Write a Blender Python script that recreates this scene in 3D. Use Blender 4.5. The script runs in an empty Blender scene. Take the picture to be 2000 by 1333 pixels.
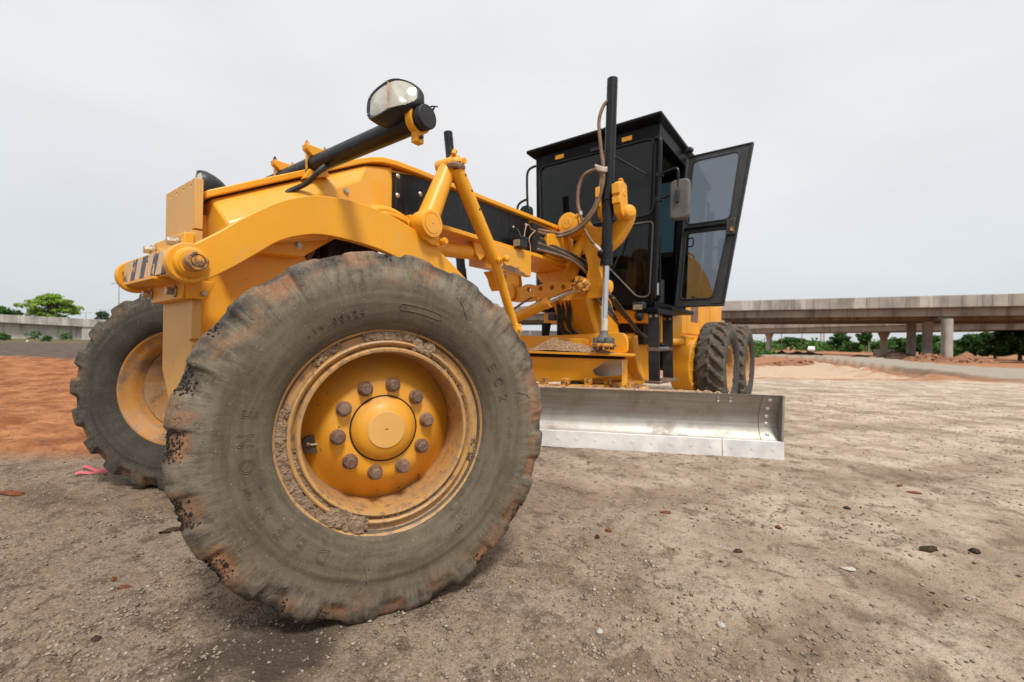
import bpy, bmesh, math, random
import numpy as np
from mathutils import Vector, Matrix, Quaternion
from mathutils.geometry import tessellate_polygon

random.seed(7)
RNG = np.random.default_rng(7)
SC = bpy.context.scene
COL = SC.collection
R_ = math.radians
PI = math.pi

# ------------------------------------------------------------------ camera
CAM = Vector((2.436, -1.056, 0.966))
YAW, ROLL = R_(53.28), R_(0.95)
FWD = Vector((-math.cos(YAW), math.sin(YAW), 0))
RGT = Vector((math.sin(YAW), math.cos(YAW), 0))
cam_d = bpy.data.cameras.new('camera')
cam_d.sensor_width = 36.0
cam_d.lens = 15.3
cam_d.clip_start = 0.05
cam_d.clip_end = 6000
cam_d.dof.use_dof = True
cam_d.dof.focus_distance = 1.75
cam_d.dof.aperture_fstop = 2.8
cam_o = bpy.data.objects.new('camera', cam_d)
COL.objects.link(cam_o)
_r = RGT * math.cos(ROLL) + Vector((0, 0, 1)) * math.sin(ROLL)
_u = _r.cross(FWD)
cam_o.matrix_world = Matrix(((_r.x, _u.x, -FWD.x, CAM.x), (_r.y, _u.y, -FWD.y, CAM.y),
                             (_r.z, _u.z, -FWD.z, CAM.z), (0, 0, 0, 1)))
SC.camera = cam_o

# ------------------------------------------------------------------ sky and sun (bright overcast)
SUN_EL = R_(58)
to_sun = Vector((0.86, -0.51, 0)).normalized()
SUN_AZ = math.atan2(to_sun.x, to_sun.y)
world = bpy.data.worlds.new('World')
SC.world = world
world.use_nodes = True
nt = world.node_tree
nt.nodes.clear()
w_out = nt.nodes.new('ShaderNodeOutputWorld')
w_bg = nt.nodes.new('ShaderNodeBackground')
w_bg.inputs['Strength'].default_value = 0.1
w_sky = nt.nodes.new('ShaderNodeTexSky')
w_sky.sky_type = 'NISHITA'
w_sky.sun_disc = False
w_sky.sun_elevation = SUN_EL
w_sky.sun_rotation = SUN_AZ
w_tc = nt.nodes.new('ShaderNodeTexCoord')
w_sep = nt.nodes.new('ShaderNodeSeparateXYZ')
w_ramp = nt.nodes.new('ShaderNodeValToRGB')          # overcast cloud layer, paler towards the zenith
w_ramp.color_ramp.elements[0].position = 0.0
w_ramp.color_ramp.elements[0].color = (0.585, 0.618, 0.650, 1)
w_ramp.color_ramp.elements[1].position = 0.75
w_ramp.color_ramp.elements[1].color = (0.83, 0.835, 0.84, 1)
e = w_ramp.color_ramp.elements.new(0.16)
e.color = (0.690, 0.708, 0.724, 1)
e = w_ramp.color_ramp.elements.new(0.38)
e.color = (0.785, 0.792, 0.798, 1)
w_noise = nt.nodes.new('ShaderNodeTexNoise')
w_noise.inputs['Scale'].default_value = 1.6
w_noise.inputs['Detail'].default_value = 5
w_noise.inputs['Roughness'].default_value = 0.5
w_map = nt.nodes.new('ShaderNodeMapping')
w_map.inputs['Scale'].default_value = (1, 1, 3.0)
w_mr = nt.nodes.new('ShaderNodeMapRange')
w_mr.inputs['From Min'].default_value = 0.3
w_mr.inputs['From Max'].default_value = 0.7
w_mr.inputs['To Min'].default_value = 4.50
w_mr.inputs['To Max'].default_value = 5.15
w_mul = nt.nodes.new('ShaderNodeVectorMath')
w_mul.operation = 'SCALE'
w_mix = nt.nodes.new('ShaderNodeMix')
w_mix.data_type = 'RGBA'
w_mix.inputs['Factor'].default_value = 0.95
L = nt.links.new
L(w_tc.outputs['Generated'], w_sep.inputs[0])
L(w_sep.outputs['Z'], w_ramp.inputs['Fac'])
L(w_tc.outputs['Generated'], w_map.inputs['Vector'])
L(w_map.outputs[0], w_noise.inputs['Vector'])
L(w_noise.outputs['Fac'], w_mr.inputs['Value'])
L(w_ramp.outputs['Color'], w_mul.inputs[0])
L(w_mr.outputs[0], w_mul.inputs['Scale'])
L(w_sky.outputs[0], w_mix.inputs['A'])
L(w_mul.outputs[0], w_mix.inputs['B'])
L(w_mix.outputs['Result'], w_bg.inputs['Color'])
L(w_bg.outputs[0], w_out.inputs[0])

sun_d = bpy.data.lights.new('sun', 'SUN')
sun_d.energy = 1.5
sun_d.angle = R_(12)
sun_d.color = (1.0, 0.965, 0.91)
sun_o = bpy.data.objects.new('sun', sun_d)
COL.objects.link(sun_o)
sv = Vector((to_sun.x * math.cos(SUN_EL), to_sun.y * math.cos(SUN_EL), math.sin(SUN_EL)))
sun_o.rotation_euler = sv.to_track_quat('Z', 'Y').to_euler()
sun_o.location = (0, 0, 30)

SC.view_settings.view_transform = 'Standard'
SC.view_settings.look = 'None'
SC.view_settings.gamma = 1.0
SC.view_settings.exposure = 1.15
SC.render.engine = 'CYCLES'
SC.cycles.use_denoising = True
SC.cycles.max_bounces = 8
SC.cycles.transparent_max_bounces = 16
SC.cycles.caustics_reflective = False
SC.cycles.caustics_refractive = False


def S(u, w, z=0.0):
    """site frame: u metres right, w metres out from where the photographer stands"""
    p = CAM + RGT * u + FWD * w
    return Vector((p.x, p.y, z))


# ------------------------------------------------------------------ numeric noise
def _hash(ix, iy, iz, seed):
    h = (ix * 374761393 + iy * 668265263 + iz * 2147483647 + seed * 1274126177) & 0xFFFFFFFF
    h = ((h ^ (h >> 13)) * 1274126177) & 0xFFFFFFFF
    h = h ^ (h >> 16)
    return (h & 0xFFFF) / 65535.0


def vnoise(P, seed=0):
    P = np.asarray(P, float)
    I = np.floor(P).astype(np.int64)
    f = P - I
    f = f * f * (3 - 2 * f)
    out = 0
    for dx in (0, 1):
        for dy in (0, 1):
            for dz in (0, 1):
                w = (f[..., 0] if dx else 1 - f[..., 0]) * (f[..., 1] if dy else 1 - f[..., 1]) * (f[..., 2] if dz else 1 - f[..., 2])
                out = out + w * _hash(I[..., 0] + dx, I[..., 1] + dy, I[..., 2] + dz, seed)
    return out * 2 - 1


def fbm(P, oct=4, seed=0, gain=0.5):
    P = np.asarray(P, float)
    a, s, t = 1.0, 0.0, 0.0
    for i in range(oct):
        s = s + a * vnoise(P * (2.03 ** i) + 17.3 * i, seed + i)
        t += a
        a *= gain
    return s / t


def sstep(a, b, x):
    t = np.clip((x - a) / (b - a), 0, 1)
    return t * t * (3 - 2 * t)


# ------------------------------------------------------------------ materials
class Mat:
    """tiny helper round a node tree"""
    def __init__(self, name):
        self.m = bpy.data.materials.new(name)
        self.m.use_nodes = True
        self.nt = self.m.node_tree
        self.b = self.nt.nodes['Principled BSDF']
        self.out = self.nt.nodes['Material Output']

    def n(self, t, **kw):
        nd = self.nt.nodes.new(t)
        for k, v in kw.items():
            if k.startswith('_'):
                setattr(nd, k[1:], v)
            else:
                nd.inputs[k.replace('__', ' ')].default_value = v
        return nd

    def l(self, a, b):
        self.nt.links.new(a, b)

    def coord(self, kind='Object'):
        return self.n('ShaderNodeTexCoord').outputs[kind]

    def noise(self, scale, detail=4, rough=0.55, vec=None, dist=0.0):
        nd = self.n('ShaderNodeTexNoise', Scale=scale, Detail=detail, Roughness=rough, Distortion=dist)
        if vec is None:
            vec = self.coord()
        self.l(vec, nd.inputs['Vector'])
        return nd.outputs['Fac']

    def ramp(self, fac, lo, hi, a=0.0, b=1.0):
        nd = self.n('ShaderNodeMapRange')
        nd.inputs['From Min'].default_value = lo
        nd.inputs['From Max'].default_value = hi
        nd.inputs['To Min'].default_value = a
        nd.inputs['To Max'].default_value = b
        nd.interpolation_type = 'SMOOTHSTEP'
        self.l(fac, nd.inputs['Value'])
        return nd.outputs[0]

    def math(self, op, a, b=None):
        nd = self.n('ShaderNodeMath', _operation=op)
        for i, v in enumerate((a, b)):
            if v is None:
                continue
            if isinstance(v, (int, float)):
                nd.inputs[i].default_value = v
            else:
                self.l(v, nd.inputs[i])
        return nd.outputs[0]

    def mix(self, fac, a, b, mode='MIX'):
        nd = self.n('ShaderNodeMix', _data_type='RGBA', _blend_type=mode)
        for key, v in (('Factor', fac), ('A', a), ('B', b)):
            if isinstance(v, (int, float)):
                nd.inputs[key].default_value = v
            elif isinstance(v, tuple):
                nd.inputs[key].default_value = v if len(v) == 4 else (*v, 1)
            else:
                self.l(v, nd.inputs[key])
        return nd.outputs['Result']

    def bump(self, height, strength=0.3, dist=0.01, normal=None):
        nd = self.n('ShaderNodeBump', Strength=strength, Distance=dist)
        self.l(height, nd.inputs['Height'])
        if normal is not None:
            self.l(normal, nd.inputs['Normal'])
        return nd.outputs[0]

    def up(self):
        g = self.n('ShaderNodeNewGeometry')
        s = self.n('ShaderNodeSeparateXYZ')
        self.l(g.outputs['Normal'], s.inputs[0])
        return s.outputs['Z']


def simple(name, col, rough=0.5, metal=0.0, var=0.12, scale=6.0, bump=0.05, spec=0.5):
    M = Mat(name)
    n = M.noise(scale, 5)
    c = M.mix(M.ramp(n, 0.3, 0.7), tuple(x * (1 - var) for x in col), tuple(min(1, x * (1 + var)) for x in col))
    M.l(c, M.b.inputs['Base Color'])
    M.b.inputs['Roughness'].default_value = rough
    M.b.inputs['Metallic'].default_value = metal
    M.b.inputs['Specular IOR Level'].default_value = spec
    if bump:
        M.l(M.bump(M.noise(scale * 9, 4), bump, 0.004), M.b.inputs['Normal'])
    return M.m


def paint(name, col, rough=0.44, dust=0.40, dustcol=(0.55, 0.40, 0.24), chips=0.5, chipcol=(0.10, 0.045, 0.02), coat=0.08, spec=0.4):
    """machine enamel: slight fading, dust lying on level faces, small rusty chips"""
    M = Mat(name)
    big = M.noise(2.2, 4)
    c = M.mix(M.ramp(big, 0.3, 0.75), tuple(x * 0.93 for x in col), tuple(min(1, x * 1.05) for x in col))
    streak = M.n('ShaderNodeMapping')
    streak.inputs['Scale'].default_value = (22, 22, 2.2)
    M.l(M.coord(), streak.inputs['Vector'])
    st = M.ramp(M.noise(1.0, 5, 0.6, streak.outputs[0]), 0.55, 0.8)
    c = M.mix(M.math('MULTIPLY', st, 0.20), c, dustcol)
    gr = M.math('MULTIPLY', M.ramp(M.noise(1.0, 6, 0.65, streak.outputs[0]), 0.42, 0.28), M.ramp(M.noise(3.1, 4), .46, .60))
    c = M.mix(M.math('MULTIPLY', gr, 0.28 * chips), c, tuple(x * .35 for x in dustcol))
    sq = M.n('ShaderNodeMapping')
    sq.inputs['Scale'].default_value = (3, 3, 60)
    sq.inputs['Rotation'].default_value = (.35, .2, .5)
    M.l(M.coord(), sq.inputs['Vector'])
    sc_ = M.math('MULTIPLY', M.ramp(M.noise(2.0, 3, .5, sq.outputs[0]), .665, .68), M.ramp(M.noise(4.0, 3), .52, .60))
    c = M.mix(M.math('MULTIPLY', sc_, .35 * chips), c, dustcol)
    d = M.math('MULTIPLY', M.ramp(M.up(), 0.35, 0.95), M.ramp(M.noise(9, 6, 0.65), 0.35, 0.65))
    c = M.mix(M.math('MULTIPLY', d, dust), c, dustcol)
    fine = M.ramp(M.noise(5, 7, 0.7), 0.52, 0.72)
    c = M.mix(M.math('MULTIPLY', fine, dust * 0.62), c, dustcol)
    ch = M.math('MULTIPLY', M.ramp(M.noise(34, 5, 0.6), 0.665, 0.69), M.ramp(M.noise(2.7, 3), 0.47, 0.60))
    chm = M.math('MULTIPLY', ch, chips)
    c = M.mix(chm, c, chipcol)
    M.l(c, M.b.inputs['Base Color'])
    r = M.math('ADD', M.math('MULTIPLY', d, 0.35), rough)
    M.l(r, M.b.inputs['Roughness'])
    M.b.inputs['Coat Weight'].default_value = coat
    M.b.inputs['Specular IOR Level'].default_value = spec
    M.b.inputs['Coat Roughness'].default_value = 0.22
    M.l(M.bump(M.noise(60, 3), 0.04, 0.002), M.b.inputs['Normal'])
    return M.m


def glass(name, tint, refl=1.0):
    M = Mat(name)
    tr = M.n('ShaderNodeBsdfTransparent', Color=(*tint, 1))
    gl = M.n('ShaderNodeBsdfGlossy', Color=(1, 1, 1, 1), Roughness=0.03)
    fr = M.n('ShaderNodeFresnel', IOR=1.5)
    ms = M.n('ShaderNodeMixShader')
    dirt = M.n('ShaderNodeBsdfDiffuse', Color=(0.32, 0.29, 0.24, 1))
    ms2 = M.n('ShaderNodeMixShader')
    dm = M.ramp(M.noise(7, 6, 0.65), 0.35, 0.85, 0.002, 0.03)
    M.l(M.math('MULTIPLY', fr.outputs[0], refl), ms.inputs[0])
    M.l(tr.outputs[0], ms.inputs[1])
    M.l(gl.outputs[0], ms.inputs[2])
    M.l(dm, ms2.inputs[0])
    M.l(ms.outputs[0], ms2.inputs[1])
    M.l(dirt.outputs[0], ms2.inputs[2])
    M.l(ms2.outputs[0], M.out.inputs['Surface'])
    return M.m


def rusty(name, base, rust=(0.16, 0.07, 0.03), amount=0.5, rough=0.6, scale=14):
    M = Mat(name)
    n = M.noise(scale, 7, 0.68)
    c = M.mix(M.ramp(n, 0.62 - 0.3 * amount, 0.72 - 0.2 * amount), base, rust)
    c = M.mix(M.math('MULTIPLY', M.ramp(M.noise(scale * 3, 5), 0.5, 0.75), 0.5), c, (0.40, 0.27, 0.16))
    c = M.mix(M.math('MULTIPLY', M.ramp(M.noise(7, 6, .65), .44, .60), .45), c, (0.30, 0.20, 0.125))
    M.l(c, M.b.inputs['Base Color'])
    M.b.inputs['Roughness'].default_value = rough
    M.l(M.bump(n, 0.25, 0.004), M.b.inputs['Normal'])
    return M.m


YEL = (0.835, 0.368, 0.016)
MT = {}
MT['yellow'] = paint('grader_yellow', YEL)
MT['yellow_dusty'] = paint('grader_yellow_dusty', (0.66, 0.36, 0.095), rough=0.55, dust=0.6, dustcol=(0.62, 0.44, 0.25), chips=0.5)
MT['hub_face'] = paint('hub_face_worn', (0.68, 0.37, 0.10), rough=0.5, dust=0.6, dustcol=(0.60, 0.42, 0.25), chips=1.0, chipcol=(0.22, 0.10, 0.05), coat=0.0)
MT['rim_far'] = rusty('rim_far_shade', (0.40, 0.17, 0.02), (0.11, 0.055, 0.025), 0.34, 0.6, 7)  # far rim's shade put into a darker base colour, rust mottling on top
MT['rim_inner'] = rusty('rim_inside_shade', (0.26, 0.12, 0.025), (0.10, 0.055, 0.03), 0.45, 0.7, 9)  # shadow inside the far wheel painted into the brown disc colour
MT['yellow_clean'] = paint('grader_yellow_casing', (0.78, 0.36, 0.022), rough=0.30, dust=0.25, chips=0.25, coat=0.3)
MT['yellow_rusty'] = rusty('grader_yellow_rusted', (0.74, 0.33, 0.03), (0.10, 0.04, 0.018), 0.62, 0.55, 22)
MT['rim'] = paint('rim_paint', (0.74, 0.325, 0.024), rough=0.46, dust=0.75, dustcol=(0.44, 0.27, 0.13), chips=1.0, chipcol=(0.20, 0.12, 0.08), coat=0.1)
MT['rim_edge'] = rusty('rim_edge_worn', (0.50, 0.27, 0.085), (0.25, 0.145, 0.085), 0.40, 0.55, 34)
MT['black'] = paint('black_enamel', (0.007, 0.0075, 0.010), rough=0.36, dust=0.07, dustcol=(0.20, 0.17, 0.13), chips=0.25, chipcol=(0.20, 0.10, 0.05), coat=0.0, spec=0.3)
MT['cab_black'] = paint('cab_black', (0.0045, 0.005, 0.006), rough=0.48, dust=0.04, dustcol=(0.12, 0.10, 0.09), chips=0.05, coat=0.0, spec=0.14)
MT['rubber'] = simple('rubber_trim', (0.018, 0.018, 0.019), 0.65, 0, 0.25, 14, 0.15)
MT['plastic'] = simple('black_plastic', (0.020, 0.021, 0.023), 0.5, 0, 0.25, 9, 0.08)
MT['grey_plastic'] = simple('grey_plastic', (0.105, 0.100, 0.092), 0.6, 0, 0.2, 7, 0.1)
MT['door_grey'] = simple('door_frame_grey', (0.050, 0.050, 0.048), 0.45, 0.2, 0.2, 5, 0.05)
MT['chrome'] = simple('chrome_rod', (0.62, 0.62, 0.63), 0.16, 1.0, 0.05, 9, 0.0)
MT['steel'] = simple('zinc_bolt', (0.50, 0.42, 0.32), 0.42, 0.7, 0.25, 40, 0.1)
MT['lug'] = rusty('lug_brown', (0.115, 0.058, 0.042), (0.17, 0.085, 0.055), 0.5, 0.62, 60)
MT['hose'] = simple('dusty_hose', (0.20, 0.115, 0.065), 0.6, 0, 0.3, 12, 0.1)
MT['black_hose'] = simple('black_hose', (0.022, 0.019, 0.017), 0.55, 0, 0.4, 12, 0.1)
MT['wire'] = simple('wire', (0.55, 0.33, 0.19), 0.6, 0, 0.2, 20, 0)
MT['tape'] = simple('pale_tape', (0.55, 0.50, 0.42), 0.7, 0, 0.2, 20, 0.1)
MT['amber'] = simple('amber_reflector', (0.95, 0.42, 0.015), 0.3, 0, 0.1, 20, 0.1)
MT['glass_front'] = glass('windscreen_tint', (0.36, 0.38, 0.38), 0.6)
MT['glass_side'] = glass('side_glass_tint', (0.14, 0.20, 0.22), 0.9)
MT['glass_door'] = glass('door_glass_tint', (0.40, 0.43, 0.46), 1.0)
MT['lens_dirty'] = simple('dusty_lamp_lens', (0.33, 0.27, 0.17), 0.35, 0, 0.3, 18, 0.05)
MT['reflector'] = simple('lamp_reflector', (0.80, 0.79, 0.74), 0.22, 1.0, 0.08, 20, 0.0)
MT['dark'] = simple('dark_cavity', (0.010, 0.008, 0.007), 0.9, 0, 0.3, 20, 0)
MT['red'] = simple('red_plastic', (0.5, 0.03, 0.02), 0.5, 0, 0.2, 20, 0)
MT['white'] = simple('white_print', (0.75, 0.74, 0.70), 0.5, 0, 0.1, 20, 0)


def lamp_lens():
    M = Mat('lamp_lens')
    tr = M.n('ShaderNodeBsdfTransparent', Color=(0.96, 0.95, 0.90, 1))
    gl = M.n('ShaderNodeBsdfGlossy', Color=(1, 1, 1, 1), Roughness=0.06)
    df = M.n('ShaderNodeBsdfDiffuse', Color=(0.84, 0.81, 0.70, 1))
    fr = M.n('ShaderNodeFresnel', IOR=1.5)
    m1, m2 = M.n('ShaderNodeMixShader'), M.n('ShaderNodeMixShader')
    M.l(M.ramp(M.noise(14, 5), 0.3, 0.75, 0.45, 0.65), m1.inputs[0])
    M.l(tr.outputs[0], m1.inputs[1])
    M.l(df.outputs[0], m1.inputs[2])
    M.l(fr.outputs[0], m2.inputs[0])
    M.l(m1.outputs[0], m2.inputs[1])
    M.l(gl.outputs[0], m2.inputs[2])
    M.l(m2.outputs[0], M.out.inputs['Surface'])
    return M.m


MT['lens'] = lamp_lens()


def tyre_mat(name, mud=1.0, base=(0.116, 0.092, 0.063), dust=0.72):
    """weathered rubber: grey-brown dust on the wall, reddish clay and dark wet grit towards the shoulder, fine cracks"""
    M = Mat(name)
    co = M.coord()
    s = M.n('ShaderNodeSeparateXYZ')
    M.l(co, s.inputs[0])
    r = M.math('SQRT', M.math('ADD', M.math('MULTIPLY', s.outputs['Y'], s.outputs['Y']), M.math('MULTIPLY', s.outputs['Z'], s.outputs['Z'])))
    ry, rz = M.math('DIVIDE', s.outputs['Y'], r), M.math('DIVIDE', s.outputs['Z'], r)

    def polar(ka, kr):
        cb = M.n('ShaderNodeCombineXYZ')
        M.l(M.math('MULTIPLY', ry, ka), cb.inputs[0])
        M.l(M.math('MULTIPLY', rz, ka), cb.inputs[1])
        M.l(M.math('MULTIPLY', M.math('ADD', r, s.outputs['X']), kr), cb.inputs[2])
        return cb.outputs[0]
    ring = M.noise(1.0, 6, .62, polar(2.2, 34))
    scr = M.noise(1.0, 7, .70, polar(26, 9))
    scr2 = M.noise(1.0, 6, .66, polar(60, 30), dist=1.2)
    n1 = M.math('ADD', M.math('MULTIPLY', M.noise(7, 6, 0.62), .45), M.math('MULTIPLY', ring, .55))
    n2 = M.math('ADD', M.math('MULTIPLY', M.noise(26, 7, 0.7), .45), M.math('MULTIPLY', scr, .55))
    n3 = M.math('ADD', M.math('MULTIPLY', M.noise(90, 6, 0.7), .5), M.math('MULTIPLY', scr2, .5))
    c = M.mix(M.ramp(n1, 0.36, 0.64), tuple(x * 0.68 for x in base), tuple(x * 1.25 for x in base))
    c = M.mix(M.math('MULTIPLY', M.ramp(n2, 0.45, 0.75), 0.55 * dust), c, (0.20, 0.168, 0.122))
    c = M.mix(M.math('MULTIPLY', M.ramp(n3, 0.52, 0.62), 0.35), c, (0.060, 0.050, 0.037))
    sh = M.ramp(r, 0.49, 0.57)                      # rougher, dustier band outside the moulded ridge
    c = M.mix(M.math('MULTIPLY', M.math('MULTIPLY', sh, M.ramp(n2, 0.40, 0.56)), 0.75 * dust), c, (0.25, 0.212, 0.158))
    c = M.mix(M.math('MULTIPLY', M.math('MULTIPLY', sh, M.ramp(scr2, .54, .64)), .5), c, (0.065, 0.054, 0.041))
    clay = M.math('MULTIPLY', M.ramp(r, 0.50, 0.60), M.ramp(M.noise(5.5, 6, 0.66, dist=0.4), 0.49, 0.60))
    lg = M.n('ShaderNodeAttribute', _attribute_name='lug_gap')
    gv = M.n('ShaderNodeAttribute', _attribute_name='pocket')
    clay = M.math('MAXIMUM', M.math('MULTIPLY', clay, 0.7), M.math('MULTIPLY', gv.outputs['Fac'], M.ramp(M.noise(11, 6, .65), .34, .56)))
    c = M.mix(M.math('MULTIPLY', clay, 0.85 * mud), c, M.mix(M.ramp(n3, 0.3, 0.7), (0.17, 0.080, 0.042), (0.42, 0.21, 0.105)))
    wet = M.math('MULTIPLY', M.math('MULTIPLY', M.ramp(r, 0.585, 0.630), M.ramp(M.math('ADD', M.noise(7.7, 7, 0.7), M.math('MULTIPLY', lg.outputs['Fac'], .10)), 0.44, 0.64)), M.math('SUBTRACT', 1.0, M.math('MULTIPLY', gv.outputs['Fac'], .7)))
    c = M.mix(M.math('MULTIPLY', wet, 0.9 * mud), c, (0.018, 0.015, 0.012))
    speck = M.ramp(M.noise(150, 3, 0.6), 0.66, 0.70)
    c = M.mix(M.math('MULTIPLY', speck, 0.5), c, (0.42, 0.36, 0.28))
    vo = M.n('ShaderNodeTexVoronoi', Scale=21.0, _feature='DISTANCE_TO_EDGE')
    wv = M.n('ShaderNodeVectorMath', _operation='ADD')
    nz = M.n('ShaderNodeTexNoise', Scale=9.0, Detail=5)
    sc = M.n('ShaderNodeVectorMath', _operation='SCALE')
    sc.inputs['Scale'].default_value = 0.30
    M.l(co, nz.inputs['Vector'])
    M.l(nz.outputs['Color'], sc.inputs[0])
    M.l(co, wv.inputs[0])
    M.l(sc.outputs[0], wv.inputs[1])
    M.l(wv.outputs[0], vo.inputs['Vector'])
    crk = M.math('MULTIPLY', M.ramp(vo.outputs['Distance'], 0.0, 0.020, 1.0, 0.0), M.ramp(M.noise(9.0, 5, 0.7), 0.54, 0.62))
    c = M.mix(M.math('MULTIPLY', crk, 0.8), c, (0.02, 0.017, 0.014))
    M.l(c, M.b.inputs['Base Color'])
    M.l(M.math('SUBTRACT', 0.92, M.math('MULTIPLY', wet, 0.5)), M.b.inputs['Roughness'])
    M.b.inputs['Specular IOR Level'].default_value = 0.3
    h = M.math('ADD', M.math('MULTIPLY', n2, 0.6), M.math('MULTIPLY', n3, 0.5))
    h = M.math('SUBTRACT', h, M.math('MULTIPLY', crk, 1.2))
    st = M.math('ADD', 0.25, M.math('MULTIPLY', sh, 0.5))
    bp = M.n('ShaderNodeBump', Distance=0.007)
    M.l(h, bp.inputs['Height'])
    M.l(st, bp.inputs['Strength'])
    M.l(bp.outputs[0], M.b.inputs['Normal'])
    return M.m


MT['tyre'] = tyre_mat('worn_tyre', 1.0)
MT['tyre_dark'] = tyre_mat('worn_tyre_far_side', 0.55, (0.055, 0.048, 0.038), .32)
MT['tyre_rear'] = tyre_mat('rear_tyre', 0.25, (0.052, 0.048, 0.044), .45)


def soil(name, a, b, c3, scale=12, bump=0.5):
    M = Mat(name)
    n = M.noise(scale, 8, 0.68)
    n2 = M.noise(scale * 6, 6, 0.7)
    c = M.mix(M.ramp(n, 0.3, 0.7), a, b)
    c = M.mix(M.ramp(n2, 0.55, 0.75), c, c3)
    M.l(c, M.b.inputs['Base Color'])
    M.b.inputs['Roughness'].default_value = 0.95
    M.b.inputs['Specular IOR Level'].default_value = 0.15
    h = M.math('ADD', n, M.math('MULTIPLY', n2, 0.7))
    M.l(M.bump(h, bump, 0.02), M.b.inputs['Normal'])
    return M.m


MT['mud'] = soil('dried_mud', (0.26, 0.17, 0.11), (0.46, 0.32, 0.21), (0.52, 0.42, 0.31), 30, 0.8)
MT['wet_mud'] = soil('wet_grit', (0.03, 0.023, 0.017), (0.08, 0.060, 0.043), (0.18, 0.14, 0.105), 60, 0.8)
MT['sand'] = soil('sandy_gravel', (0.40, 0.25, 0.15), (0.60, 0.42, 0.27), (0.24, 0.16, 0.11), 60, 0.6)
MT['clod'] = soil('soil_clod', (0.045, 0.032, 0.024), (0.11, 0.075, 0.05), (0.2, 0.14, 0.1), 40, 0.8)
MT['red_clod'] = soil('red_clay_clod', (0.17, 0.055, 0.025), (0.30, 0.11, 0.05), (0.38, 0.18, 0.09), 40, 0.8)
MT['pale_stone'] = soil('pale_stone', (0.42, 0.38, 0.33), (0.56, 0.52, 0.46), (0.3, 0.26, 0.22), 40, 0.5)
MT['mound_dark'] = soil('dark_spoil', (0.05, 0.032, 0.024), (0.12, 0.075, 0.05), (0.17, 0.11, 0.07), 3, 0.9)
MT['mound_red'] = soil('red_spoil', (0.17, 0.075, 0.04), (0.33, 0.17, 0.10), (0.45, 0.30, 0.20), 3, 0.9)


# ------------------------------------------------------------------ mesh builder
def frame_of(d):
    d = Vector(d).normalized()
    a = Vector((0, 0, 1)) if abs(d.z) < 0.9 else Vector((1, 0, 0))
    x = d.cross(a).normalized()
    return x, d.cross(x).normalized(), d


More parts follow.
